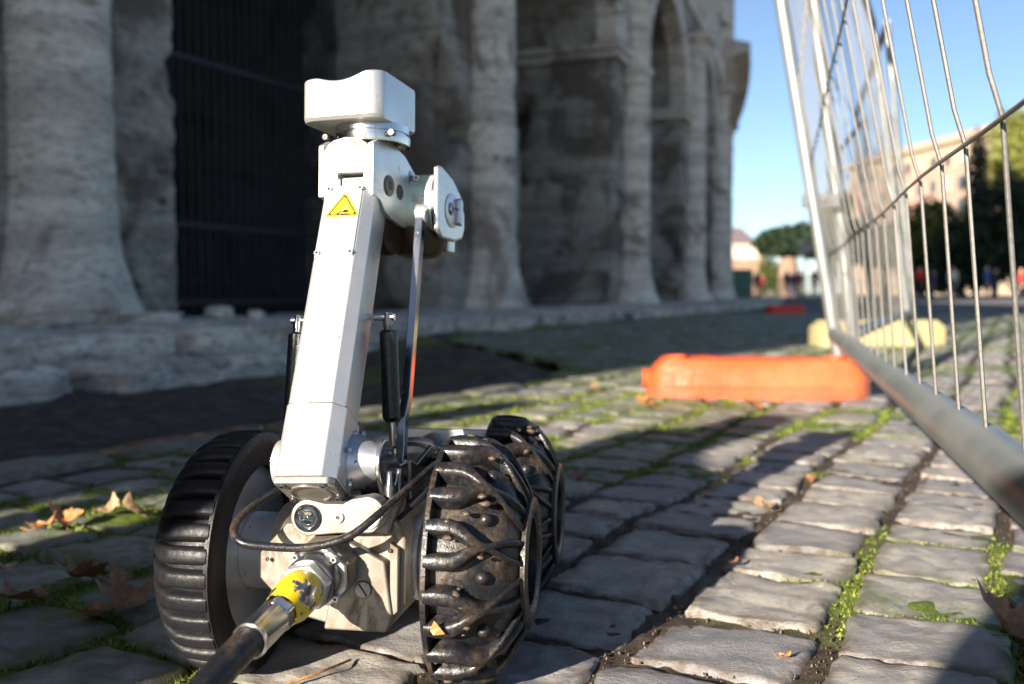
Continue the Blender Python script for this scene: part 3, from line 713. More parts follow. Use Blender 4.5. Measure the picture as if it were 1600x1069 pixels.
# pink palazzo
B = empty('pink_palazzo'); pa, pb = far_pt(1322, 186), far_pt(1534, 146); B.location = pb
tag(B, 'large pink and cream apartment palazzo with rows of windows seen through the fence mesh', 'building')
d = (pa-pb); L = d.length; d.normalize(); n_ = Vector((-d.y, d.x, 0)); n_ = n_ if n_.x < 0 else -n_
Mb = Matrix(((d.x, n_.x, 0, 0), (d.y, n_.y, 0, 0), (0, 0, 1, 0), (0, 0, 0, 1)))
if Mb.determinant() < 0: Mb = Mb
H1 = 25.2
MB(Mb).box(0, L, -14, 0, -1, 8.6).build('lower_wall', M['creamwall'], B, None)
MB(Mb).box(0, L, -14, -.01, 8.62, 20.5).build('middle_wall', M['pinkwall'], B, None)
MB(Mb).box(0, L, -14, 0, 20.52, H1-.6).build('upper_wall', M['creamwall'], B, None)
MB(Mb).box(-.7, L+.7, -14.7, .8, H1-.58, H1).build('cornice', M['creamwall'], B, None)
MB(Mb).box(0, L, -.0, .28, 8.4, 8.9).build('string_course', M['creamwall'], B, None)
MB(Mb).box(1, L-1, -13, -1, H1+.01, H1+1.1).build('roof', M['pinkwall'], B, None)
nw = 11
for r_, z0 in enumerate((1.6, 5.2, 9.8, 13.4, 17., 21.2)):
    for i in range(nw):
        x0 = L*(i+.5)/nw-.75; hh = 2.1 if r_ != 5 else 1.7
        f = MB(Mb).box(x0-.22, x0+1.72, .02, .2, z0-.2, z0+hh+.25).build('window', M['creamwall'] if r_ in (2, 3, 4) else M['pinkwall'], B, None)
        MB(Mb).box(x0, x0+1.5, .21, .23, z0, z0+hh).build('pane', M['pane'] if (i+r_) % 3 else M['shut'], f, None)
# pale low building and tan ruin far left of the umbrella pines
B = empty('pale_building', far_pt(1150, 240)); tag(B, 'pale sunlit low building far off beside the end of the arcade', 'building')
x0, x1 = (1118-1150)/FPX*240, (1184-1150)/FPX*240
MB().box(x0, x1, 0, 12, -1, hz(385, 240)).build('wall', M['whitewall'], B, None)
MB().box(x0-.5, x1+.5, -.6, 12.5, hz(385, 240)+.01, hz(382, 240)).build('cornice', M['whitewall'], B, None)
for i in range(7): MB().box(x0+.6+i*1.5, x0+1.4+i*1.5, -.08, -.02, 7.2, 9.2).build('window', M['pane'], B, None)
MB().box(x0, x1+2, -3, -.7, -1, hz(408, 240)).build('garden_wall', M['tanwall'], B, None)
B = empty('tan_ruin', far_pt(1138, 260)); tag(B, 'orange tan brick gable rising behind the pale low building', 'ruin')
MB().prism([(-4, -1), (1.1, -1), (1.1, 16), (-.5, 19), (-4, 19)], 0, 8, 'y').build('wall', M['tanwall'], B, None)
B = empty('dark_roofed_house', far_pt(1160, 300)); tag(B, 'dark sloping roof of a house behind the pale building, right of the tan gable', 'building')
MB().box(-4, 7, 0, 9, -1, 15).build('wall', M['tanwall'], B, None)
MB().prism([(-4.5, 15), (7.5, 15), (3.5, 17.2), (-1, 21), (-4.5, 21)], -.5, 9.5, 'y').build('roof', M['roof'], B, None)
B = empty('tan_kiosk', far_pt(1231, 75)); tag(B, 'small rounded tan building glowing in the sun below the umbrella pines', 'building')
MB().lathe([(.75, -.5), (.75, 2.6), (.6, 3.0), (.2, 3.2)], 16).build('wall', M['tanwall'], B, 60)
MB().box(-.3, .3, -.8, -.7, 0, 1.8).build('door', M['roof'], B, None)
o = MB().box(-3, .9, 0, .06, 0, hz(421, 48)).build('green_hoarding', plain('green_screen', (.09, .20, .13), .8), None, None); o.location = far_pt(1148, 48); tag(o, 'pale green site screen at the far end of the arcade', 'screen')

def tree(name, base, crowns, trunk, leafcol, nleaf, leaf, label, cat='tree', group=None, seed=0):
    """crowns: list of (dx,dy,z,rx,ry,rz) ellipsoids; trunk: (radius, height)"""
    r = np.random.default_rng(seed+5); T = empty(name, base); tag(T, label, cat, group)
    tot = sum(c[3]*c[4]*c[5] for c in crowns); VV = []
    for (dx, dy, z, rx, ry, rz) in crowns:
        n = int(nleaf*rx*ry*rz/tot); p = r.normal(size=(n, 3)); p /= np.linalg.norm(p, axis=1)[:, None]; rad = r.random(n)**.38
        dens = fbm(p*2.2+seed+dx, 3); rad = rad*(1+.30*dens); keep = (fbm(p*rad[:, None]*4.5+seed*3, 3) > -.28); p, rad = p[keep], rad[keep]
        VV.append(p*rad[:, None]*np.array([rx, ry, rz])+np.array([dx, dy, z]))
    P = np.vstack(VV); n = len(P); a = r.normal(size=(n, 3)); a /= np.linalg.norm(a, axis=1)[:, None]; b = np.cross(a, r.normal(size=(n, 3))); b /= np.linalg.norm(b, axis=1)[:, None]
    s = leaf*r.uniform(.6, 1.4, n)[:, None]; V = np.stack([P-a*s, P+b*s*.6, P+a*s, P-b*s*.6], 1).reshape(-1, 3)
    me = fast_mesh('crown', V, np.arange(4*n).reshape(-1, 4))
    m = NM(name+'_leaves'); rn = m.n('NewGeometry').outputs['Random Per Island']
    m.set(color=m.mix(rn, tuple(c*.6 for c in leafcol), tuple(c*1.3 for c in leafcol)), rough=.6, spec=.25); link('crown', me, T, m.m)
    mb = MB(); rr, hh = trunk; top = Vector((crowns[0][0]*.5, 0, hh)); mb.tube(smooth_path([(0, 0, -.3), (rr*.3, 0, hh*.4), top], 4), [rr*1.3]+[rr]*3+[rr*.85]*4+[rr*.7], 10)
    for i, c in enumerate(crowns[:6]): mb.tube(smooth_path([tuple(top*.85), ((top.x+c[0])/2, c[1]/2, (hh+c[2])/2-.2), (c[0], c[1], c[2])], 3), [rr*.5]*3+[rr*.3]*3+[rr*.12], 6)
    mb.build('trunk', M['bark'], T, 179); return T
M['bark'] = plain('bark', (.09, .065, .045), .9, 0, .3, 20, .5)
DG, OG, YG = (.012, .024, .010), (.06, .075, .018), (.14, .15, .03)  # first green lowered so the leaf colour carries the building's shade
Y = 95; sc1 = Y/FPX
def pine(px, Y, top, base, halfw, lab, seed, col=DG):
    s_ = Y/FPX; zt, zb = hz(top, Y), hz(base, Y); rz = (zt-zb)/2; rx = halfw*s_
    cr = [(0, 0, zb+rz*.9, rx, rx, rz*.9), (-rx*.55, 0, zb+rz*.8, rx*.5, rx*.5, rz*.7), (rx*.5, 0, zb+rz*1.15, rx*.55, rx*.5, rz*.8)]
    return tree('umbrella_pine', far_pt(px, Y), cr, (.35, zb+.3), col, 5200, .30, lab, 'tree', 'umbrella pines in the distance', seed)
pine(1226, 95, 348, 404, 46, 'dark flat-topped umbrella pine nearest the end of the arcade', 1)
pine(1292, 90, 338, 408, 52, 'dark umbrella pine behind the two leaning grey posts', 2)
pine(1300, 105, 300, 345, 28, 'taller umbrella pine with a sunlit green top showing between the leaning posts', 4, OG)
pine(1382, 80, 345, 420, 60, 'dark tree behind the densest part of the fence mesh', 6)
Yt = 118
tree('tall_tree', far_pt(1600, Yt), [(0, 0, 16.5, 5.2, 4, 6.2), (-3.2, 0, 14, 2.6, 2.6, 4), (3.6, 0, 19, 4, 4, 5), (-1.4, 1, 20.5, 3, 3, 3)], (.5, 9), YG, 9000, .34, 'tall yellow green tree catching the sun at the right edge of the picture', 'tree', None, 11)
tree('cypress', far_pt(1521, 82), [(0, 0, 7.6, 1.05, 1.05, 6.5)], (.2, 3), (.022, .035, .014), 5000, .17, 'slim dark cypress standing in front of the pink palazzo', 'tree', None, 12)
tree('round_tree', far_pt(1452, 70), [(0, 0, 4.9, 2.3, 2.2, 2.3), (-1.6, 0, 3.8, 1.3, 1.3, 1.6)], (.2, 2.6), (.085, .105, .022), 4200, .2, 'olive green rounded tree left of the cypress, below the pink palazzo', 'tree', None, 13)
for i, (px, top, hw, lab) in enumerate(((1500, 345, 42, 'dark bushy tree beneath the cypress'), (1552, 285, 50, 'broad dark tree right of the cypress'), (1618, 270, 52, 'darkest tree cut by the right edge of the picture'), (1440, 385, 34, 'low dark bush below the olive green tree'))):
    Y_ = 62+i*3; zt = hz(top, Y_); rx = hw*Y_/FPX
    tree('dark_tree', far_pt(px, Y_), [(0, 0, zt*.56, rx, rx, zt*.46), (-rx*.5, -.5, zt*.42, rx*.7, rx*.6, zt*.36), (rx*.55, 0, zt*.5, rx*.6, rx*.6, zt*.4)], (.22, zt*.4), DG, 5200, .24, lab, 'tree', 'dark trees in shade across the square', 20+i)
for i, (px, top, hw, lab) in enumerate(((1197, 402, 15, 'small yellow green bush under the umbrella pines'), (1215, 410, 12, 'low green bush left of the small tan building'))):
    Y_ = 80; zt = hz(top, Y_); rx = hw*Y_/FPX
    tree('bush', far_pt(px, Y_), [(0, 0, zt*.55, rx, rx, zt*.5)], (.08, zt*.4), OG, 1200, .14, lab, 'bush', None, 30+i)

# ------------------------------------------------------------------ people
def skin_person(name, joints, bones, colors, loc, rz, label, scale=1., group=None, lod=1):
    me = bpy.data.meshes.new('body'); keys = list(joints); idx = {k: i for i, k in enumerate(keys)}
    me.from_pydata([joints[k][:3] for k in keys], [(idx[a], idx[b]) for a, b in bones], []); o = bpy.data.objects.new('tmp', me); COL.objects.link(o)
    s = o.modifiers.new('s', 'SKIN'); me_s = me.skin_vertices[0]
    for k in keys: r = joints[k][3]; me_s.data[idx[k]].radius = r if isinstance(r, tuple) else (r, r)
    me_s.data[idx['pelvis']].use_root = True
    s.use_smooth_shade = True; sb = o.modifiers.new('b', 'SUBSURF'); sb.levels = sb.render_levels = lod
    dg = bpy.context.evaluated_depsgraph_get(); dg.update(); nm = bpy.data.meshes.new_from_object(o.evaluated_get(dg)); bpy.data.objects.remove(o)
    nm.materials.clear(); mats = list(colors.values()); [nm.materials.append(x) for x in mats]; ck = list(colors)
    pts = np.array([joints[k][:3] for k in keys]); zone = {k: ck.index(joints[k][4]) for k in keys}
    C_ = np.array([p.center[:] for p in nm.polygons]); near = np.argmin(((C_[:, None]-pts[None])**2).sum(-1), 1)
    nm.polygons.foreach_set('material_index', [zone[keys[i]] for i in near]); nm.polygons.foreach_set('use_smooth', [True]*len(nm.polygons))
    ob = bpy.data.objects.new(name, nm); COL.objects.link(ob); ob.location = loc; ob.rotation_euler = (0, 0, rz); ob.scale = (scale,)*3
    return tag(ob, label, 'person', group)
SK = plain('skin', (.45, .27, .19), .5, 0, .05); HR = plain('dark_hair', (.02, .015, .012), .6); 
def cloth(n, c): return plain(n, c, .85, 0, .15, 60)
CL = {'navy': cloth('navy_cloth', (.02, .025, .06)), 'black': cloth('black_cloth', (.012, .012, .016)), 'pale': cloth('pale_cloth', (.55, .52, .42)), 'red': cloth('red_cloth', (.5, .03, .02)),
      'blue': cloth('blue_cloth', (.07, .12, .35)), 'grey': cloth('grey_cloth', (.16, .16, .18)), 'jeans': cloth('denim', (.05, .07, .14)), 'purple': cloth('purple_cloth', (.12, .05, .16))}
def standing(j=0.):
    J = {'pelvis': (0, 0, .95, .14, 't'), 'waist': (0, 0, 1.12, .13, 'c'), 'chest': (0, .01, 1.34, .165, 'c'), 'neck': (0, 0, 1.52, .055, 's'), 'head': (0, -.02, 1.63, .095, 's'), 'crown': (0, 0, 1.72, .085, 'h')}
    B_ = [('pelvis', 'waist'), ('waist', 'chest'), ('chest', 'neck'), ('neck', 'head'), ('head', 'crown')]
    for s_, nme in ((1, 'L'), (-1, 'R')):
        J['hip'+nme] = (s_*.1, 0, .86, .095, 't'); J['knee'+nme] = (s_*(.11), -.03*s_*j-.02, .48, .065, 't'); J['ank'+nme] = (s_*.12, .10*s_*j, .09, .042, 't'); J['toe'+nme] = (s_*.13, .10*s_*j-.17, .035, .036, 'h')
        J['sho'+nme] = (s_*.19, 0, 1.43, .062, 'c'); J['elb'+nme] = (s_*.25, .03*s_*j, 1.14, .045, 'c'); J['wri'+nme] = (s_*.24, -.10+.08*s_*j, .90, .03, 'c'); J['han'+nme] = (s_*.235, -.13+.08*s_*j, .80, .035, 's')
        B_ += [('pelvis', 'hip'+nme), ('hip'+nme, 'knee'+nme), ('knee'+nme, 'ank'+nme), ('ank'+nme, 'toe'+nme), ('chest', 'sho'+nme), ('sho'+nme, 'elb'+nme), ('elb'+nme, 'wri'+nme), ('wri'+nme, 'han'+nme)]
    return J, B_
crowd = [ # px, Y, coat, trousers, label
 (1156, 62, 'navy', 'black', 'person in dark coat standing leftmost by the green screen'), (1166, 58, 'black', 'jeans', 'person in black second from the green screen'),
 (1182, 60, 'navy', 'black', 'person in navy coat standing before the pale wall'), (1190, 66, 'red', 'black', 'person with red top beside the one in navy coat'),
 (1228, 58, 'black', 'jeans', 'dark dressed person left of the small tan building'), (1240, 60, 'navy', 'navy', 'person in navy in front of the small tan building'),
 (1250, 55, 'red', 'black', 'person in red left of the leaning posts'), (1272, 52, 'black', 'black', 'person in black just left of the first leaning post'),
 (1286, 60, 'purple', 'black', 'person in purple half behind the first leaning post'),
 (1436, 50, 'red', 'black', 'person in dark red right of the fence end post'), (1458, 58, 'purple', 'navy', 'person in purple under the olive green tree'),
 (1487, 48, 'pale', 'jeans', 'person in pale cream jacket between the fence wires'), (1540, 50, 'blue', 'jeans', 'person in blue beneath the dark trees'),
 (1554, 54, 'black', 'navy', 'person in black next to the one in blue'), (1594, 52, 'red', 'black', 'person in red at the right edge of the square')]
base_p = None
for i, (px, Y_, c1, c2, lab) in enumerate(crowd):
    J, B_ = standing((i % 3-1)*1.); p = far_pt(px, Y_, 0); 
    skin_person('person', J, B_, {'t': CL[c2], 'c': CL[c1], 's': SK, 'h': HR}, p, (i*1.7) % 6.28, lab, 1.02-.02*(i % 4), 'people standing across the square', 1)
J, B_ = standing(.5); pp = fmat(S0+2.1, -3.4, .1)
skin_person('person', J, B_, {'t': CL['black'], 'c': CL['blue'], 's': SK, 'h': HR}, pp.translation, 1., 'dim visitor in blue behind the iron gate', 1)
pp = fmat(S0+3.0, -3.2, .1)
skin_person('person', J, B_, {'t': CL['black'], 'c': CL['red'], 's': SK, 'h': HR}, pp.translation, 2., 'dim visitor in a red coat behind the iron gate', .97)
Mi = fmat(S0+2.2, -4.6, .1); T_ = empty('notice_board', Mi.translation); T_.rotation_euler = (0, 0, math.atan2(Mi[1][0], Mi[0][0])); tag(T_, 'pale notice board dimly seen behind the iron gate', 'board')
MB().box(0, .04, -.5, .5, .9, 1.9).build('panel', M['creamwall'], T_, None); MB().box(.0, .04, -.45, -.4, 0, .9).build('leg', M['iron'], T_, None); MB().box(.0, .04, .4, .45, 0, .9).build('leg', M['iron'], T_, None)
# crowd barriers
for i, px in enumerate((1172, 1204, 1236, 1268)):
    Tb = empty('crowd_barrier', far_pt(px, 44)); tag(Tb, ('leftmost', 'second from left', 'second from right', 'rightmost')[i]+' of the four pale metal crowd barriers at the end of the arcade', 'barrier', 'metal crowd barriers')
    MB().tube([(-.46, 0, .05), (-.46, 0, 1.05), (.46, 0, 1.05), (.46, 0, .05)], .02, 6).build('frame', M['galv'], Tb, 60)
    mb = MB(); [mb.cyl((x, 0, .15), (x, 0, 1.05), .008, n=5) for x in np.linspace(-.4, .4, 9)]; mb.build('infill_bars', M['galv'], Tb, 60)
    mb = MB(); [mb.box(x-.03, x+.03, -.25, .25, 0, .03) for x in (-.46, .46)]; mb.build('foot', M['galv'], Tb, None)
Tb = empty('lamp_post', far_pt(1257, 46)); tag(Tb, 'thin grey pole in front of the umbrella pines', 'pole')
MB().cyl((0, 0, 0), (0, 0, 2.9), .05, .035, 8).build('pole', M['galv'], Tb, 60); MB().box(-.35, .35, -.05, .05, 2.3, 2.75).build('sign', M['shut'], Tb, None, .01)
# ------------------------------------------------------------------ fence panels
def fence(a, b, lean, label, zb=.187, height=1.85, spacing=.125, wires_each=True, net=False, wr=.0018, pr=.0215, grp='leaning mesh fence panels', kink=.245, bulge=.02):
    a, b = Vector((*a, zb)), Vector((*b, zb)); T = empty('mesh_fence', (a.x, a.y, 0)); tag(T, label, 'fence', grp)
    e = (b-a); L = e.length; e.normalize(); right = Vector((e.y, -e.x, 0)); up = (Vector((0, 0, 1))-right*lean).normalized()
    O = a-Vector((a.x, a.y, 0))
    def P(s, h, o=0): return O+e*s+up*h+right*o
    MB().tube([P(0, 0), P(L, 0)], pr, 24).build('bottom_rail', M['rail'], T, 60)
    MB().tube([P(0, height), P(L, height)], pr, 16).build('top_rail', M['galv'], T, 60)
    for s in (0, L): MB().tube([P(s, -.125), P(s, 0), P(s, height)], pr*.93, 16).build('post', M['galv'], T, 60)
    prof = [(0, 0), (kink, bulge), (kink+.03, bulge*.8), (kink+.5, bulge*.2), (kink+.56, bulge*1.2), (height-.25, bulge*.3), (height, 0)]
    n = int(L/spacing)
    for i in range(1, n):
        s = i*spacing+.004*math.sin(i*2.3); w_ = .006*math.sin(i*3.1)
        MB().tube([P(s+w_*(h/height)*3, h, o) for h, o in prof], wr, 6).build('vertical_wire', M['wire'], T, 60)
    for h, o in ((kink, bulge), (kink+.28, bulge*.5), (kink+.56, bulge*1.2), (kink+1.1, bulge*.8)):
        MB().tube([P(s_, h+.003*math.sin(s_*7), o+wr*1.8) for s_ in np.linspace(0, L, 30)], wr*1.05, 6).build('horizontal_wire', M['wire'], T, 60)
    if net:
        mb = MB(); mb.add([P(.03, .04, .03), P(L-.03, .04, .03), P(L-.03, height-.5, .03), P(.03, height-.5, .03)], [(0, 1, 2, 3)]); mb.build('netting', M['net'], T, None)
    return T
m = NM('grey_netting'); tr = m.n('BsdfTransparent'); mx = m.n('MixShader'); mx.inputs[0].default_value = .35
m.set(color=(.05, .05, .055), rough=.9); m.l(tr.outputs[0], mx.inputs[1]); m.l(m.b.outputs[0], mx.inputs[2]); m.l(mx.outputs[0], m.out.inputs[0]); M['net'] = m.m
P0 = (.996-.2867*2.83, 2.9-2.83)
fence((.996, 2.9), P0, -.17, 'nearest leaning mesh fence panel, its thick bottom tube running out at the right edge', bulge=-.02)
fence((1.075, 2.96), (2.50, 5.95), .13, 'second fence panel receding from the orange block to the yellow foot', spacing=.125, wr=.0015)
fence((2.56, 6.02), (3.55, 9.3), .10, 'third fence panel further off, hung with grey netting', spacing=.14, net=True, wr=.0013)
fence((3.6, 9.4), (4.35, 12.7), .06, 'farthest fence panel, barely told from the third', spacing=.14, wr=.0013)
# clamps joining the panels
T = MB(); p = Vector((1.03, 2.92, .55)); lean = Vector((-.10*.16, .02, 0)); T.box(-.055, .055, -.012, .012, -.02, .02); T.cyl((0, -.03, 0), (0, .03, 0), .008, n=8)
o = T.build('fence_clamp', M['galv'], None, 40, .003); o.location = (.955, 2.93, .60); tag(o, 'small steel clamp joining the two leaning posts above the orange block', 'clamp')

# orange plastic fence foot
def foot(name, mat, L, W, Hh, loc, rz, label, cat, group=None):
    T = empty(name, loc, (0, 0, rz)); tag(T, label, cat, group)
    bm = bmesh.new(); nx = 24; prof = lambda t: (1-abs(t)**5*.38)
    V = []; rings = []
    for i in range(nx+1):
        t = -1+2*i/nx; k = prof(t); x = t*L/2; ww = W/2*k; h1 = Hh*(.985+.015*math.cos(t*14)) if abs(t) < .9 else Hh*(.80 if abs(t) < .99 else .5)
        if abs(t) > .93: ww *= .72
        ring = [(x, -ww, .0), (x, -ww*1.0, h1*.30), (x, -ww*.93, h1*.34), (x, -ww*.86, h1*.80), (x, -ww*.70, h1), (x, -ww*.35, h1*.97), (x, ww*.35, h1*.97), (x, ww*.70, h1), (x, ww*.86, h1*.8), (x, ww*.93, h1*.34), (x, ww, h1*.3), (x, ww, 0)]
        rings.append([bm.verts.new(v) for v in ring])
    for i in range(nx):
        for j in range(11): bm.faces.new((rings[i][j], rings[i+1][j], rings[i+1][j+1], rings[i][j+1]))
    bm.faces.new(rings[0][::-1]); bm.faces.new(rings[-1]); bmesh.ops.recalc_face_normals(bm, faces=bm.faces)
    me = bpy.data.meshes.new('block'); bm.to_mesh(me); bm.free(); link('block', me, T, mat, 50, .004)
    mb = MB()
    for x in (-.36, .36): mb.lathe([(.026, Hh*.93), (.026, Hh*1.03), (.034, Hh*1.03), (.034, Hh*.93)], 14, 'z', Matrix.Translation((x*L, 0, 0)))
    mb.build('post_socket', mat, T, 40)
    mb = MB(); mb.cyl((-L/2-.012, 0, Hh*.45), (-L/2+.02, 0, Hh*.45), .03, .03, 14); mb.build('filler_cap', mat, T, 40)
    return T
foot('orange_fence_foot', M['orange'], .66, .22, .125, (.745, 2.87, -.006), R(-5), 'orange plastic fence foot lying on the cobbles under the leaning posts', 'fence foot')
foot('red_fence_foot', M['redfoot'], .62, .3, .14, (4.35, 15.0, -.02), R(8), 'distant red plastic foot in the shade near the arcade corner', 'fence foot', None)
T = empty('yellow_fence_foot', (2.22, 5.72, -.02), (0, 0, R(14))); tag(T, 'yellow painted concrete fence foot beyond the orange one', 'fence foot')
MB().prism([(-.39, 0), (.39, 0), (.39, .13), (.33, .17), (-.33, .17), (-.39, .13)], -.13, .13, 'y').build('block', M['yellowc'], T, None, .012, 3)
MB().box(-.06, .06, -.02, .02, .171, .19).build('lifting_lug', M['iron'], T, None)

J, B_ = standing(.2)
skin_person('person', J, B_, {'t': CL['black'], 'c': CL['black'], 's': SK, 'h': HR}, qt(-1.53, 2.9), R(125), 'standing figure in black added out of view to shade a strip of the left ground', 1.)  # unseen figure, added only for the shadow strip it casts
# photographer and companion crouching behind the camera; their shadows reach into the picture
def crouching():
    J = {'pelvis': (0, .18, .34, .15, 't'), 'waist': (0, .14, .52, .14, 'c'), 'chest': (0, .02, .74, .165, 'c'), 'neck': (0, -.06, .90, .055, 's'), 'head': (0, -.10, 1.0, .09, 's'), 'crown': (0, -.08, 1.08, .08, 'h')}
    B_ = [('pelvis', 'waist'), ('waist', 'chest'), ('chest', 'neck'), ('neck', 'head'), ('head', 'crown')]
    for s_, nme in ((1, 'L'), (-1, 'R')):
        J['hip'+nme] = (s_*.09, .1, .32, .1, 't'); J['knee'+nme] = (s_*.12, -.26, .42, .065, 't'); J['ank'+nme] = (s_*.12, .0, .09, .045, 't'); J['toe'+nme] = (s_*.12, -.16, .035, .038, 'h')
        J['sho'+nme] = (s_*.17, -.0, .82, .06, 'c'); J['elb'+nme] = (s_*.17, -.2, .60, .045, 'c'); J['wri'+nme] = (s_*.08, -.36, .66, .032, 's'); J['han'+nme] = (s_*.04, -.42, .70, .038, 's')
        B_ += [('pelvis', 'hip'+nme), ('hip'+nme, 'knee'+nme), ('knee'+nme, 'ank'+nme), ('ank'+nme, 'toe'+nme), ('chest', 'sho'+nme), ('sho'+nme, 'elb'+nme), ('elb'+nme, 'wri'+nme), ('wri'+nme, 'han'+nme)]
    return J, B_
J, B_ = crouching()
skin_person('person', J, B_, {'t': CL['jeans'], 'c': CL['grey'], 's': SK, 'h': HR}, qt(.075, 1.35), R(150), 'crouching photographer in a grey jacket behind the camera', 1, None, 2)
skin_person('person', J, B_, {'t': CL['navy'], 'c': CL['purple'], 's': SK, 'h': HR}, qt(-.91, 1.7), R(150), 'crouching figure in a purple jacket added out of view to widen the shadow of the one in navy', 1.12, None, 2)  # extra unseen figure that broadens the shadow beside the robot
skin_person('person', J, B_, {'t': CL['black'], 'c': CL['navy'], 's': SK, 'h': HR}, qt(-.83, 1.3), R(140), 'crouching companion in a navy jacket left of the photographer', 1.1, None, 2)
# ------------------------------------------------------------------ the inspection robot
RB = empty('inspection_robot', (-.1312, .7626, 0), (R(-3), 0, -.1493)); RB.rotation_mode = 'XYZ'
tag(RB, 'silver inspection robot with raised camera arm and big black knobbly wheels, on the cobbles', 'robot')
I4 = Matrix.Identity(4)
def T3(x, y, z): return Matrix.Translation((x, y, z))
def frame(o, ex, ez):
    """matrix with origin o, x axis ~ex, z axis ez"""
    ez = Vector(ez).normalized(); ex = Vector(ex); ex = (ex-ez*ex.dot(ez)).normalized(); ey = ez.cross(ex)
    return Matrix(((ex.x, ey.x, ez.x, o[0]), (ex.y, ey.y, ez.y, o[1]), (ex.z, ey.z, ez.z, o[2]), (0, 0, 0, 1)))
def screw(Mx, r=.003, parent=None, name='screw', mat='steel', dark=.5, h=.0015):
    """socket head screw, axis +z of Mx"""
    mb = MB(Mx); mb.lathe([(r, 0), (r, h), (r*.88, h*1.25), (r*dark, h*1.25), (r*dark, h*.4)], 14, cap=False); o = mb.build(name, M[mat], parent, 40)
    MB(Mx).lathe([(r*dark, h*.45), (0.00001, h*.45)], 6, cap=False).build('socket', M['screwdark'], o, None); return o

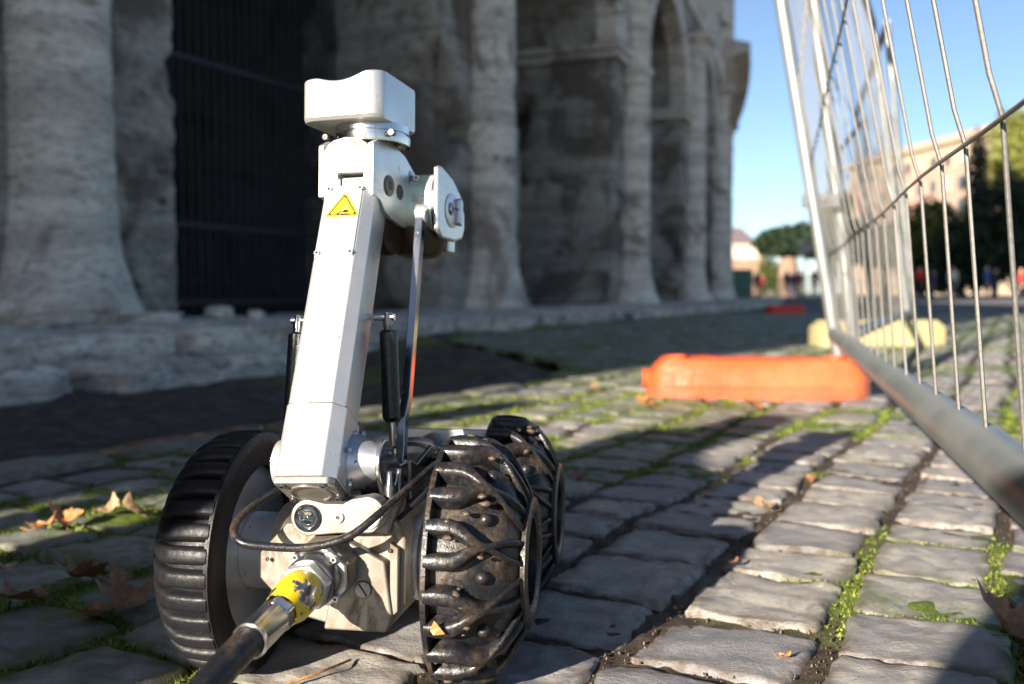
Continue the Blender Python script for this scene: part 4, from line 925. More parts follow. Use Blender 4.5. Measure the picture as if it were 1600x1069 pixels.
# ---- wheels: axis +x, origin in the middle of the inner face
RW = .0992
def tyre_profile(x):
    xs = [0, .006, .02, .034, .045, .054, .062, .069]; rs = [.0992, .0992, .0992, .0972, .0905, .0800, .0660, .0515]
    return float(np.interp(x, xs, rs))
def make_wheel(muddy):
    mat = M['rubber_mud'] if muddy else M['rubber']; core = .0125 if muddy else .008
    pr = [(.0705, .010), (.0705, .0), (RW-.011, -.0005), (RW-.0035, 0), (RW-.001, .0015), (RW-.001, .0048), (RW-core, .0062)]
    for x in np.linspace(.010, .069, 12): pr.append((tyre_profile(x)-core*(1-.35*(x > .05)), x))
    pr += [(.040, .0695), (.036, .066)]
    Wt = MB().lathe(pr, 72, 'x', cap=False).build('wheel', mat, RB, 50)
    # jagged fine teeth of the inner flange
    # disc + hub
    MB().lathe([(.0706, .0095), (.0698, .0085), (.032, .0085), (.032, .0095)], 64, 'x', cap=False).build('rim', M['alu_blue'], Wt, 40)
    # outer ring
    MB().lathe([(.0510, .0665), (.0512, .0700), (.0480, .0716), (.0400, .0712), (.0375, .069), (.0368, .060)], 56, 'x', cap=False).build('outer_ring', mat, Wt, 40)
    MB().lathe([(.0368, .0605), (.0365, .0690), (.0345, .0690), (.0343, .0605), (.0001, .0600)], 48, 'x', cap=False).build('hub_cover', M['black'], Wt, 40)
    n = 24 if muddy else 34; meshes = []
    for sg in ((1, -1) if muddy else (1,)):
        mb = MB(); V = []; nseg = 20; ring = 10
        for i in range(nseg+1):
            x = .0030+(.0672-.0030)*i/nseg; r0 = tyre_profile(x)
            if muddy:
                th = sg*(2*math.pi/n)*(.5*float(sst(.020, .047, np.array(x)))+.62*max(0, (x-.047)/.022)**1.1*1)
                if x <= .047: hw = .0062-.0030*float(sst(.026, .047, np.array(x)))
                else: hw = .0030-.0012*(x-.047)/.022
                hh = core*(1. if x < .05 else 1-.5*(x-.05)/.019)
                if x < .008: hw *= .9; 
            else:
                th = .25*2*math.pi/n*float(sst(.035, .06, np.array(x))); hw = .0064 if x < .045 else .0064-.003*(x-.045)/.024; hh = core
            top = r0+(.0006 if .006 < x < .05 else 0)
            for k in range(ring):
                t = 2*math.pi*k/ring; cs, sn = math.cos(t), math.sin(t)
                du = hw*abs(cs)**.55*(1 if cs > 0 else -1)*(1.0+.25*(sn < 0)); dv = abs(sn)**.6*(1 if sn > 0 else -1)
                rr = top-hh*.5+dv*hh*.5*(1.0 if sn > 0 else 1.4); a = th+du/rr
                V.append((x, rr*math.cos(a), rr*math.sin(a)))
        F = [(j*ring+k, j*ring+(k+1) % ring, (j+1)*ring+(k+1) % ring, (j+1)*ring+k) for j in range(nseg) for k in range(ring)]+[tuple(range(ring)), tuple(nseg*ring+k for k in range(ring))[::-1]]
        mb.add(V, F); me = mb.mesh('tread_lug'); me.materials.append(mat); me.polygons.foreach_set('use_smooth', [True]*len(me.polygons)); me.set_sharp_from_angle(angle=R(60)); meshes.append(me)
    for k in range(n):
        o = bpy.data.objects.new('tread_lug', meshes[k % len(meshes)]); COL.objects.link(o); o.parent = Wt; o.rotation_euler = (2*math.pi*k/n, 0, 0)
    if muddy:
        mb = MB(); r0 = tyre_profile(.043)-core
        mb.add([(.043+.0052*math.cos(a)*math.cos(b), r0+.0052*math.sin(b)+.001, .0052*math.sin(a)*math.cos(b)) for b in (0, .5, 1.0, 1.35) for a in np.linspace(0, 2*math.pi, 13)[:-1]],
               [(j*12+k, j*12+(k+1) % 12, (j+1)*12+(k+1) % 12, (j+1)*12+k) for j in range(3) for k in range(12)]+[tuple(range(36, 48))]); sm = mb.mesh('tread_stud')
        sm.materials.append(M['rubber_mud']); sm.polygons.foreach_set('use_smooth', [True]*len(sm.polygons))
        for k in range(0, n, 2):
            o = bpy.data.objects.new('tread_stud', sm); COL.objects.link(o); o.parent = Wt; o.rotation_euler = (2*math.pi*(k-.5+0)/n, 0, 0)
        # lumps of mud pressed between the lugs
        r_ = random.Random(3); mm = NM('wet_mud'); v = mm.coord(); nz = mm.noise(v, 200, 5, .7); mm.set(color=mm.ramp(nz, [(.3, (.03, .02, .014)), (.7, (.10, .07, .045))]), rough=mm.ramp(nz, [(.4, .25), (.6, .8)])); mm.bump(nz, .6, .002)
        V = []; F = []; off = 0
        for i in range(70):
            x = r_.uniform(.006, .048); a = r_.uniform(0, 6.28) if i % 3 else r_.gauss(1.1, .5)*(-1)
            rr = tyre_profile(x)-core*r_.uniform(-.05, .8); s_ = r_.uniform(.0009, .0042)*(1 if i % 5 else 1.6)
            c = Vector((x, rr*math.cos(a), rr*math.sin(a)))
            for b in range(4):
                for q in range(7):
                    t = 2*math.pi*q/7; ph = -1.2+b*.8; k_ = s_*r_.uniform(.65, 1.2)
                    d = Vector((math.cos(ph)*math.cos(t)*1.4, math.cos(ph)*math.sin(t), math.sin(ph)*.7)); V.append(tuple(c+d*k_))
            for b in range(3):
                for q in range(7): F.append((off+b*7+q, off+b*7+(q+1) % 7, off+(b+1)*7+(q+1) % 7, off+(b+1)*7+q))
            F.append(tuple(off+21+q for q in range(7))); off += 28
        mb = MB(); mb.add(V, F); o = mb.build('mud_lumps', mm.m, Wt, 179); o['kind'] = 'stuff'; M['mud'] = mm.m
    return Wt
BASE = .215
W1 = make_wheel(True); W1.location = (.079, 0, RW); W1.rotation_euler = (R(4), 0, 0); W1['label'] = 'mud-caked front right wheel'
W2 = copy_tree(W1, RB); W2.location = (.079, BASE, RW); W2.rotation_euler = (R(-33), 0, 0); W2['label'] = 'mud-caked rear right wheel'
W3 = make_wheel(False); W3.location = (-.079, 0, RW); W3.rotation_euler = (R(9), 0, math.pi); W3['label'] = 'clean wet front left wheel with broad tread bars'
W4 = copy_tree(W3, RB); W4.location = (-.079, BASE, RW); W4['label'] = 'rear left wheel hidden behind the front left one'

# ---- chassis
body = MB(); body.prism([(-.046, .118), (-.046, .086), (-.030, .062), (-.004, .056), (.046, .056), (.0575, .074), (.0575, .124), (.050, .138), (.010, .140), (-.030, .138)], -.052, .30, 'y')
body.build('chassis_body', M['alu_dirty'], RB, 35, .0022)
MB().prism([(-.004, .0545), (.0455, .0545), (.050, .066), (.044, .108), (.016, .122), (.004, .100)], -.062, -.0515, 'y').build('front_cover', M['alu_dirty'], RB, 35, .002)
MB().prism([(.047, .064), (.0535, .070), (.0535, .118), (.047, .122)], -.059, -.0512, 'y').build('side_flange', M['alu_dirty'], RB, 35, .001)
MB().prism([(-.058, .110), (-.036, .134), (-.012, .132), (-.004, .102), (-.014, .076), (-.040, .072), (-.058, .090)], -.056, -.0505, 'y').build('left_cover', M['alu_dirty'], RB, 35, .002)
# camera and lamp plate
def stadium(c0, c1, r, waist, n=12):
    (x0, z0), (x1, z1) = c0, c1; P = []
    for i in range(n+1): a = math.pi/2+math.pi*i/n; P.append((x0+r*math.cos(a), z0+r*math.sin(a)))
    P.append(((x0+x1)/2, (z0+z1)/2-r+waist*.2))
    for i in range(n+1): a = -math.pi/2+math.pi*i/n; P.append((x1+r*math.cos(a), z1+r*math.sin(a)))
    xm = (x0+x1)/2
    P += [(x1-(x1-x0)*.28, z1+r*.80), (xm+.004, (z0+z1)/2+r-waist), (xm-.004, (z0+z1)/2+r-waist), (x0+(x1-x0)*.28, z0+r*.80)]
    return P
CZ0, CZ1 = .1412, .1448
MB().prism(stadium((-.0134, CZ0), (.0326, CZ1), .0138, .0045), -.071, -.0525, 'y').build('camera_plate', M['alu_mid'], RB, 35, .0012)
MB().prism([(-.026, .128), (.046, .128), (.050, .150), (-.024, .150)], -.060, -.02, 'y').build('camera_housing', M['alu_dirty'], RB, 35, .002)
FY = Matrix.Rotation(math.pi/2, 4, 'X')          # +z of the lathe -> -y
def fy(x, y, z): return T3(x, y, z) @ FY
o = MB(fy(-.0134, -.0712, CZ0)).lathe([(.0106, -.002), (.0106, .0010), (.0100, .0013), (.0096, .0009), (.0060, .0002), (.0056, .0004), (.0050, .0004), (.0045, .0000), (.0001, .0004)], 36, cap=False).build('camera_eye', M['glass'], RB, 40)
MB(fy(-.0134, -.0712, CZ0)).lathe([(.0024, .0002), (.0014, .0008), (.0001, .0009)], 20, cap=False).build('lens', NM('lens_coating').set(color=(.03, .04, .05), rough=.08, metal=.3).m, o, 60)
o = MB(fy(.0326, -.0712, CZ1)).lathe([(.0108, -.002), (.0108, .0010), (.0098, .0012), (.0096, .0)], 36, cap=False).build('headlight', M['alu'], RB, 40)
MB(fy(.0326, -.0712, CZ1)).lathe([(.0096, .0004), (.0001, .0008)], 36, cap=False).build('lamp_window', NM('frosted_lamp').set(color=(.50, .50, .40), rough=.12, coat=1., spec=.6).m, o, 60)
for dx, dz in ((-.0045, .003), (.0038, .0042), (.0035, -.0045), (-.003, -.0050)):
    MB(fy(.0326+dx, -.0718, CZ1+dz)).lathe([(.0026, 0), (.0022, .0007), (.0001, .0009)], 14, cap=False).build('led', NM('led_yellow').set(color=(.62, .66, .22), rough=.25).m, o, 60)
screw(fy(.0107, -.0713, .1424), .0042, RB, 'key_screw', 'alu', .42, .0012)
o = MB(fy(.0275, -.0622, .0867)).lathe([(.0066, -.001), (.0066, .0010), (.0060, .0016), (.0001, .0018)], 28, cap=False).build('slotted_screw', M['darksteel'], RB, 40)
MB(fy(.0275, -.0622, .0867) @ Matrix.Rotation(R(-55), 4, 'Z')).box(-.0055, .0055, -.0006, .0006, .0013, .0022).build('slot', M['screwdark'], o, None)
for x, z in ((.0475, .1165), (-.050, .106), (.001, .060)): screw(fy(x, -.0600, z), .0016, RB, 'small_screw', 'darksteel', .5, .001)
# drive hubs between the body and the wheels
MB().lathe([(.0315, -.092), (.0315, -.0600), (.027, -.0585), (.027, -.044)], 40, 'x', T3(0, 0, RW)).build('drive_hub', M['alu_blue'], RB, 40)
MB().lathe([(.0405, -.0575), (.037, -.046), (.030, -.040)], 40, 'x', T3(0, .0, RW)).build('hub_taper', M['alu_dirty'], RB, 40)
MB().lathe([(.027, .044), (.0345, .056), (.0345, .0605), (.0318, .0610), (.0318, .0635), (.0290, .0640), (.0290, .090)], 40, 'x', T3(0, 0, RW)).build('drive_hub', M['alu'], RB, 40)
MB().lathe([(.0332, .0612), (.0345, .0622), (.0332, .0632)], 40, 'x', T3(0, 0, RW), cap=False).build('seal_ring', M['black'], RB, 60)
for sx in (-1, 1): MB().lathe([(.029, sx*.05), (.029, sx*.088)], 32, 'x', T3(0, BASE, RW)).build('drive_hub', M['alu'], RB, 40)
# rear deck and plate seen behind the arm
MB().box(-.040, .058, .08, .275, .1385, .150).build('deck_plate', M['alu_dirty'], RB, 35, .002)
MB().box(-.015, .082, .185, .192, .150, .186).build('rear_rail', M['alu_blue'], RB, 35, .0015)
MB().box(-.015, .082, .170, .1845, .150, .161).build('rear_ledge', M['alu_dirty'], RB, 35, .0015)
mb = MB(); mb.lathe([(.005, .150), (.005, .168), (.0088, .168), (.0088, .184)], 20, 'y', T3(.0225, 0, .1735)); mb.build('rear_knob', M['alu_dirty'], RB, 40)
MB().tube(smooth_path([(-.02, .10, .16), (-.005, .12, .175), (.02, .135, .178), (.045, .14, .170)], 5), .0045, 10).build('rear_hose', M['darksteel'], RB, 179)

# ---- cable connector and cable
axp = [Vector(p) for p in ((-.0005, -.062, .1035), (-.0005, -.085, .1020), (-.0012, -.112, .0985), (-.0030, -.140, .0945), (-.0050, -.170, .0885), (-.0078, -.195, .0835))]
ax = (axp[-1]-axp[0]).normalized(); CF = frame(axp[0], (1, 0, 0), ax)      # z of CF points out of the robot
oct_ = [(.0215*math.cos(R(22.5+45*i))*1.12, .0215*math.sin(R(22.5+45*i))*1.12) for i in range(8)]
MB(CF).prism([(x*1.06, y*1.04) for x, y in oct_], -.012, .0165, 'z').build('connector_housing', M['alu_dirty'], RB, 35, .0022)
MB(CF).prism(oct_, .0168, .0215, 'z').build('connector_flange', M['alu'], RB, 35, .001)
for i in range(4):
    a = R(45+90*i); screw(CF @ T3(.0213*math.cos(a), .0213*math.sin(a), .0216), .0026, RB, 'flange_screw', 'alu', .5, .003)
MB(CF).lathe([(.0192, .020), (.0195, .022), (.0195, .034), (.0185, .0355), (.016, .0356)], 40, cap=False).build('connector_collar', M['darksteel'], RB, 40)
def hexp(r, n=6, a0=0): return [(r*math.cos(R(a0)+2*math.pi*i/n), r*math.sin(R(a0)+2*math.pi*i/n)) for i in range(n)]
MB(CF).prism(hexp(.0188, 6, 12), .0352, .0455, 'z').build('hex_nut', M['alu'], RB, 35, .0016)
MB(CF).lathe([(.0150, .045), (.0158, .0465), (.0158, .066), (.0136, .0755), (.0122, .0835)], 36, cap=False).build('painted_sleeve', M['yellow_paint'], RB, 40)
MB(CF).prism(hexp(.0128, 6, 28), .0832, .0945, 'z').build('hex_nut', M['steel'], RB, 35, .0014)
MB(CF).lathe([(.0112, .094), (.0117, .0955), (.0117, .1240), (.0121, .1245), (.0121, .1268), (.0104, .1272)], 32, cap=False).build('cable_ferrule', M['steel'], RB, 40)
e0 = CF @ Vector((0, 0, .120)); e1 = CF @ Vector((0, 0, .150))
MB().tube(smooth_path([e0, e1, e1+Vector((-.004, -.07, -.018)), (-.024, -.34, .035), (-.08, -.46, .012), (-.30, -.62, .010), (-.9, -.9, .0)], 8), .0098, 20).build('power_cable', M['cable'], RB, 179)
# thin looping cable
lp = [(-.030, -.020, .166), (-.045, -.055, .158), (-.0575, -.083, .146), (-.0600, -.098, .136), (-.0500, -.106, .1285), (-.028, -.103, .1255), (.000, -.098, .1255), (.026, -.092, .133), (.044, -.080, .1475), (.056, -.050, .160), (.066, -.01, .172), (.060, .05, .172), (.03, .10, .165)]
MB().tube(smooth_path(lp, 6), .0031, 12).build('cable_loop', M['cable'], RB, 179)
MB().tube(smooth_path([(.045, -.05, .132), (.058, -.03, .146), (.066, .0, .158), (.060, .06, .166), (.03, .10, .160)], 6), .0026, 10).build('thin_cable', M['black'], RB, 179)

# ---- lift arm
A0, A1 = Vector((-.0117, -.086, .1755)), Vector((-.0217, .046, .412)); L_ = (A1-A0).length
AF = frame(A0, (1, 0, 0), A1-A0)                   # x across, y into the arm, z up along it
def sect(hw, c=.0085, d=.043, cl=.003): return [(-hw, cl), (-hw+cl, 0), (hw-c, 0), (hw, c), (hw, d), (-hw, d)]
MB(AF).prism(sect(.0222), .0598, L_-.001, 'z').build('arm_beam', M['alu'], RB, 30, .0007)
MB(AF).prism(sect(.0232, .0092, .046, .003), 0, .0592, 'z').build('arm_foot', M['alu'], RB, 30, .0010)
MB(AF).prism([(-.0205, .194), (.0128, .194), (.0128, .2695), (-.0205, .2695)], -.0012, .0004, 'y').build('arm_cover', M['alu'], RB, 30, .0004)
AFf = AF @ Matrix.Rotation(math.pi/2, 4, 'X')
for u, v in ((-.0185, .198), (.0105, .198), (-.0172, .2655), (.0108, .2655)): screw(AF @ T3(u, -.0012, v) @ Matrix.Rotation(math.pi/2, 4, 'X'), .0026, RB, 'cover_screw', 'alu', .5, .0012)
# underside of the arm foot with its recess
EF = AF @ T3(0, 0, -.0002) @ Matrix.Rotation(math.pi, 4, 'X')      # z down and out
MB(EF).prism([(-.0228, -.0005), (.0190, -.0005), (.0228, -.006), (.0215, -.038), (.012, -.045), (-.012, -.045), (-.0215, -.036)], .0, .006, 'z').build('arm_end_cap', M['alu_mid'], RB, 30, .0015)
MB(EF @ T3(0, -.0215, .0062)).lathe([(.0165, -.001), (.0165, .0006), (.0145, .0008), (.0135, -.0022), (.0001, -.0024)], 40, cap=False).build('end_recess', M['alu_mid'], RB, 40)
for u, v in ((-.0165, -.0050), (.0150, -.0050), (-.0178, -.034), (.0185, -.032)): screw(EF @ T3(u, v, .0062), .0030, RB, 'cap_screw', 'darksteel', .6, .0012)
for v in (.022, .048): screw(AF @ T3(.0234, .034, v) @ Matrix.Rotation(math.pi/2, 4, 'Y'), .0022, RB, 'side_screw', 'alu_blue', .4, .002)
# pivot bosses
MB().lathe([(.0180, -.0440), (.0180, -.0385), (.0165, -.0370), (.0165, -.030)], 32, 'x', T3(0, -.052, .1790)).build('pivot_boss', M['alu'], RB, 40)
MB().lathe([(.0225, .0100), (.0225, .0125), (.0135, .0300), (.0135, .0315)], 40, 'x', T3(0, -.032, .1790)).build('pivot_cone', M['alu_blue'], RB, 40)
for a in (60, 150, 215, 300): screw(T3(.0124, -.032+.0245*math.cos(R(a)), .1790+.0245*math.sin(R(a))) @ Matrix.Rotation(math.pi/2, 4, 'Y'), .0022, RB, 'cone_screw', 'alu_blue', .5, .002)
MB().prism([(-.032+.0185*math.cos(R(a)), .1790+.0185*math.sin(R(a))) for a in range(60, 221, 15)]+[(-.036, .155), (-.024, .145), (.040, .145), (.055, .160), (.045, .172), (.01, .172), (-.012, .188)], .0318, .0358, 'x').build('lift_plate', M['steel'], RB, 35, .0012)
for y_, z_ in ((-.024, .186), (-.008, .168), (-.018, .156)): screw(T3(.0360, y_, z_) @ Matrix.Rotation(math.pi/2, 4, 'Y'), .0035, RB, 'plate_screw', 'darksteel', .4, .0025)
MB().prism([(.0, .178), (.02, .172), (.075, .182), (.085, .178), (.085, .150), (.0, .145)], .044, .048, 'x').build('rear_plate', M['darksteel'], RB, 35, .0012)
MB().box(.006, .040, -.005, .07, .1405, .156).build('pivot_base', M['darksteel'], RB, 35, .002)
for y_, x_ in ((-.044, .0425), (-.030, .0460)):
    MB().lathe([(.0045, .0), (.0045, .012), (.0030, .015), (.0026, .024), (.0001, .025)], 14, 'z', T3(x_, y_, .150)).build('pin', M['darksteel'], RB, 40)
# struts
def strut(x, y0, z0, y1, z1, x1=None):
    x1 = x if x1 is None else x1; a, b = Vector((x, y0, z0)), Vector((x1, y1, z1)); d = (b-a); n_ = d.normalized(); 
    S_ = MB(); S_.cyl(a+n_*.011, a+n_*.013, .0055, .0078, 20); S_.cyl(a+n_*.013, a+n_*.086, .0078, .0078, 24); S_.cyl(a+n_*.086, a+n_*.090, .0078, .005, 24); s_ = S_.build('gas_strut', M['black'], RB, 50)
    MB().cyl(a+n_*.089, b, .0028, .0028, 12).build('piston_rod', M['steel'], s_, 50)
    MB().tube([a-n_*.004, a+n_*.004, a+n_*.012], [.0036, .0045, .0040], 12).build('strut_end', M['darksteel'], s_, 50)
    sg = -1 if x > 0 else 1
    MB().cyl(a+Vector((sg*.012, 0, 0)), a+Vector((-sg*.006, 0, 0)), .0032, .0032, 14).build('strut_pin', M['steel'], s_, 50)
    return s_
strut(.0185, .030, .2955, .035, .185, .022)
strut(-.0560, .016, .292, .0, .185)
# link bar
bar = [(.0290, .1000, .3930), (.0290, .0560, .2250), (.0290, .0435, .2080), (.0285, .0400, .1700)]
mb = MB(); V = []
for i, p in enumerate(bar):
    d = (Vector(bar[min(i+1, 3)])-Vector(bar[max(i-1, 0)])).normalized(); nrm = Vector((1, 0, 0)).cross(d).normalized()
    for sx, sn in ((-1, -1), (1, -1), (1, 1), (-1, 1)): V.append(Vector(p)+Vector((sx*.0035, 0, 0))+nrm*sn*.0062)
mb.add(V, [(3, 2, 1, 0), (12, 13, 14, 15)]+[(i*4+j, i*4+(j+1) % 4, i*4+4+(j+1) % 4, i*4+4+j) for i in range(3) for j in range(4)]); mb.build('link_bar', M['bar'], RB, 30, .0008)
MB().lathe([(.0088, .0255), (.0088, .0345), (.0080, .0352), (.0040, .0352), (.0038, .033)], 24, 'x', T3(0, .1000, .3930)).build('link_pivot', M['alu'], RB, 40)

# ---- camera head (turned a little more than the body)
HF = T3(-.0205, .050, .4030) @ Matrix.Rotation(R(-11), 4, 'Z')
MB(HF).prism([(-.0290, -.004), (-.0290, .040), (-.026, .046), (-.020, .0500), (-.008, .0525), (.004, .0515), (.0148, .045), (.0148, -.004), (.0105, -.004), (.0105, .0205), (-.0150, .0205), (-.0150, -.004)], 0, .040, 'y').build('yoke_block', M['alu'], RB, 30, .0012)
MB(HF).box(-.0148, .0103, .006, .030, -.010, .0175).build('yoke_tongue', M['alu'], RB, 30, .002)
MB(HF).prism([(-.029+.0008, .0400), (-.024, .0452), (-.016, .0484), (-.007, .0497), (.003, .0487), (.0138, .0425)], -.0012, .0002, 'y').build('yoke_facing', M['alu_dirty'], RB, 30, .0003)
def pl(y0, z0, y1, z1): return (y0, z0)
plate = [(0, .046), (0, .0), (.014, -.003), (.022, -.011), (.036, -.017), (.056, -.021), (.096, -.023), (.102, -.018), (.102, .018), (.098, .024), (.064, .045), (.040, .052), (.012, .052)]
MB(HF).prism(plate[::-1], .0152, .0205, 'x').build('side_plate', M['alu'], RB, 30, .0009)
MB(HF).prism(plate[::-1], -.0345, -.0292, 'x').build('side_plate', M['alu'], RB, 30, .0009)
RX = Matrix.Rotation(math.pi/2, 4, 'Y')
for y_, z_, r_ in ((.030, .0125, .0095),):
    MB(HF @ T3(.0206, y_, z_) @ RX).lathe([(r_, 0), (r_, .0008), (r_*.9, .0012), (r_*.45, .0012), (r_*.42, .0004), (.0001, .0004)], 30, cap=False).build('plate_boss', M['alu_dirty'], RB, 40)
    MB(HF @ T3(.0214, y_, z_) @ RX).lathe([(r_*.42, .0001), (.0001, .0002)], 6, cap=False).build('boss_socket', M['screwdark'], RB, None)
MB(HF @ T3(.0207, .052, .010) @ RX).lathe([(.0072, 0), (.0001, .0001)], 24, cap=False).build('plate_hole', M['screwdark'], RB, 40)
mb = MB(HF); sl = [(.0745+.0035*math.cos(R(a)), .030+.0035*math.sin(R(a))) for a in range(0, 181, 20)]+[(.0745+.0035*math.cos(R(a)), -.012+.0035*math.sin(R(a))) for a in range(180, 361, 20)]
mb.prism(sl, .0206, .0209, 'x'); mb.build('plate_slot', M['darksteel'], RB, None)
screw(HF @ T3(.018, .058, .0475) @ Matrix.Rotation(R(-25), 4, 'X'), .0030, RB, 'top_screw', 'darksteel', .5, .002)
# tilt barrel under the yoke
MB(HF @ T3(0, .052, -.022)).lathe([(.0240, -.0285), (.0265, -.026), (.0265, .012), (.0245, .0145)], 40, 'x').build('tilt_barrel', M['bronze'], RB, 40)
MB(HF @ T3(0, .052, -.022)).lathe([(.0272, -.010), (.0278, -.008), (.0278, -.002), (.0272, 0)], 40, 'x', cap=False).build('barrel_band', M['alu_dirty'], RB, 40)
# ring and head
MB(HF @ T3(.0005, .036, 0)).lathe([(.0340, .0500), (.0345, .0535), (.0345, .0575), (.0318, .0580), (.0318, .0600), (.0335, .0605), (.0335, .0672)], 56, cap=False).build('swivel_ring', M['steel'], RB, 40)
for x_, y_ in ((.0325, .012), (-.0335, .012)): MB(HF @ T3(x_, y_, .0560)).lathe([(.0027, -.003), (.0027, .003), (.002, .004)], 14, 'y').build('ring_knob', M['darksteel'], RB, 40)
hx0, hx1, hy0, hy1, cr = -.0495, .0300, -.010, .074, .0145
def head_y(x):
    d = min(x-hx0, hx1-x); return 0 if d >= cr else cr-math.sqrt(max(0, cr*cr-(cr-d)**2))
xs = sorted(set([hx0+cr*(1-math.cos(R(a))) for a in range(0, 91, 10)]+[hx1-cr*(1-math.cos(R(a))) for a in range(0, 91, 10)]+list(np.linspace(hx0+cr, hx1-cr, 26))))
def head_top(x):
    base = .1035+.0046*max(0, (x-hx0)/(hx1-hx0))**1.5; c = -.0080; d = abs(x-c)
    scoop = .0046*max(0, 1-(d/.0235)**2)**1.2; return base-scoop
V = []; F = []
for x in xs:
    dy = head_y(x); zt = head_top(x); zb = .0665
    for y_, z_ in ((hy0+dy+.0025, zb), (hy0+dy, zb+.0030), (hy0+dy, zt-.0016), (hy0+dy+.0016, zt), (hy1-dy*.9-.0016, zt-.002), (hy1-dy*.9, zt-.004), (hy1-dy*.9, zb+.003), (hy1-dy*.9-.0025, zb)): V.append((x, y_, z_))
n = len(xs)
for i in range(n-1):
    for j in range(8): F.append((i*8+j, i*8+(j+1) % 8, i*8+8+(j+1) % 8, i*8+8+j))
F += [tuple(range(8)), tuple((n-1)*8+j for j in range(8))[::-1]]
MB(HF).add(V, F).build('camera_head', M['alu'], RB, 28, .0006)
# second, side-looking camera drum
DR = HF @ T3(.006, .098, .002)
MB(DR).lathe([(.0240, -.004), (.0265, .004), (.0285, .010)], 40, 'x').build('drum_neck', M['alu_blue'], RB, 40)
sq = [(.030*abs(math.cos(t))**.72*(1 if math.cos(t) > 0 else -1), .0305*abs(math.sin(t))**.72*(1 if math.sin(t) > 0 else -1)) for t in np.linspace(0, 2*math.pi, 37)[:-1]]
green = alu_mat('pale_green_anodised', (.62, .72, .62), .6, .32, .4)
MB(DR).prism(sq, .0085, .0385, 'x').build('drum_body', green, RB, 35, .0016)
MB(DR).prism([(a*.955, b*.955) for a, b in sq], .0386, .0408, 'x').build('drum_seal', M['darksteel'], RB, 35)
dface = [(-.028, -.024), (-.028, .030), (-.020, .0315), (.004, .024), (.022, .012), (.031, -.004), (.031, -.018), (.026, -.027), (.010, -.031), (-.018, -.031)]
MB(DR).prism([(a*1.12+.001, b*1.10+.001) for a, b in dface], .0409, .0465, 'x').build('drum_face', M['alu'], RB, 30, .0030, 3)
o = MB(DR @ T3(.0466, .002, -.004) @ RX).lathe([(.0165, 0), (.0165, .0006), (.0155, .0010), (.0001, .0012)], 40, cap=False).build('window_ring', M['alu'], RB, 40)
MB(DR @ T3(.0478, -.003, -.003) @ RX).lathe([(.0065, 0), (.0060, .0004), (.0001, .0006)], 24, cap=False).build('window_glass', M['glass'], o, 40)
MB(DR).prism([(.009, -.016), (.017, -.018), (.019, -.010), (.019, .006), (.015, .010), (.009, .008)], .0466, .0520, 'x').build('drum_tab', M['alu_blue'], RB, 30, .0018)
for y_, z_ in ((-.026, .0255), (-.026, -.022)): screw(DR @ T3(.0240, y_-.0040, z_*.92) @ Matrix.Rotation(math.pi/2, 4, 'X'), .0028, RB, 'drum_screw', 'alu', .5, .0012)
MB(DR @ T3(.016, -.004, -.034)).lathe([(.012, -.016), (.022, -.013), (.0265, .0), (.0275, .012)], 32, 'z').build('lamp_housing', M['bronze'], RB, 50)
MB(DR @ T3(.038, .012, -.040)).box(-.001, .005, -.008, .008, -.004, .012).build('lamp_tab', M['alu'], RB, 30, .002)
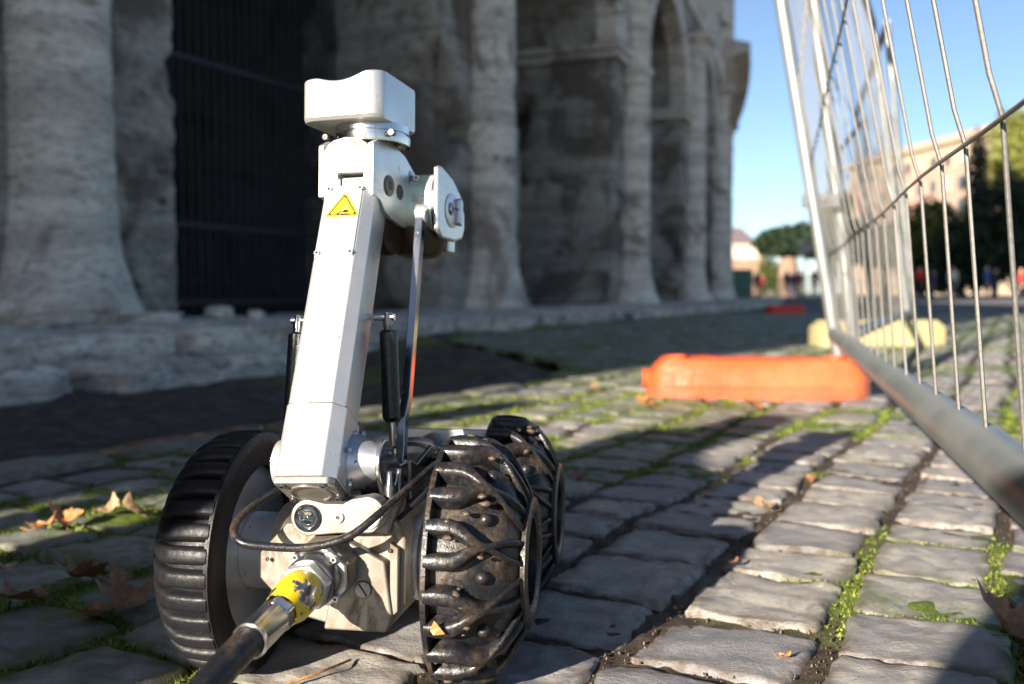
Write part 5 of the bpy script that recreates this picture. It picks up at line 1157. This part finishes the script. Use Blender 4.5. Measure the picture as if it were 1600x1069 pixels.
# warning triangle on the arm cover
def tri(s, cx, cz, y0, y1, name, mat, parent=None, rot=0, rc=.12):
    P = []
    for i in range(3):
        a = math.pi/2+2*math.pi*i/3+rot; cxx, czz = cx+s*(1-rc)*math.cos(a), cz+s*(1-rc)*math.sin(a)
        for k in (-1, 0, 1): P.append((cxx+s*rc*math.cos(a+k*.9), czz+s*rc*math.sin(a+k*.9)))
    return P
def flat(polys, y0, y1, name, mat, parent): 
    mb = MB(AF)
    for P in polys: mb.prism(P, y0, y1, 'y')
    return mb.build(name, mat, parent, None)
cx, cz = -.0020, .2445; s_ = .0162
ST = flat([tri(s_, cx, cz, 0, 0, '', None)], -.00150, -.00121, 'warning_sticker', M['yellow'], RB)
def ring_poly(so, si):
    o_, i_ = tri(so, cx, cz, 0, 0, '', None, rc=.08), tri(si, cx, cz, 0, 0, '', None, rc=.08); n = len(o_)
    return [[o_[k], o_[(k+1) % n], i_[(k+1) % n], i_[k]] for k in range(n)]
flat(ring_poly(s_*.88, s_*.74), -.00170, -.00151, 'black_border', M['ink'], ST)
def blob(x, z, a, b, n=10, r=0): return [(cx+x+a*math.cos(t)*math.cos(r)-b*math.sin(t)*math.sin(r), cz+z+a*math.cos(t)*math.sin(r)+b*math.sin(t)*math.cos(r)) for t in np.linspace(0, 2*math.pi, n+1)[:-1]]
flat([blob(.0025, -.0035, .0030, .0016), blob(-.0005, -.0040, .0020, .0008), blob(-.0035, -.0052, .0022, .0006, r=.3), blob(.001, -.0062, .0055, .0004)], -.00172, -.00152, 'hand_symbol', M['ink'], ST)
flat([blob(-.0018, -.0022, .0010, .0016, 6), blob(.0030, .0005, .0012, .0009, 6), blob(-.0036, -.0032, .0007, .0010, 6)], -.00171, -.00151, 'worn_symbol', M['inkorange'], ST)
flat([[(cx-.0040, cz-.0105), (cx-.0034, cz-.0105), (cx+.0045, cz+.0035), (cx+.0038, cz+.0038)]], -.00176, -.00173, 'scratch', M['alu'], ST)
# scrap of leaf caught on the front right wheel
mb = MB(); mb.add([(0, 0, 0), (.008, -.001, .003), (.011, .001, -.002), (.004, -.002, .008), (.003, -.001, -.003)], [(0, 1, 3), (0, 4, 1), (1, 4, 2)]); o = mb.build('leaf_scrap', LM[2], None, None)
bpy.context.view_layer.update(); o.location = RB.matrix_world @ Vector((.088, -.0985, .070)); o.rotation_euler = (0, 0, -.3); tag(o, 'tiny orange leaf scrap stuck in the tread of the front right wheel', 'leaf')
# unused stray data
for me in [m_ for m_ in bpy.data.meshes if m_.users == 0]: bpy.data.meshes.remove(me)
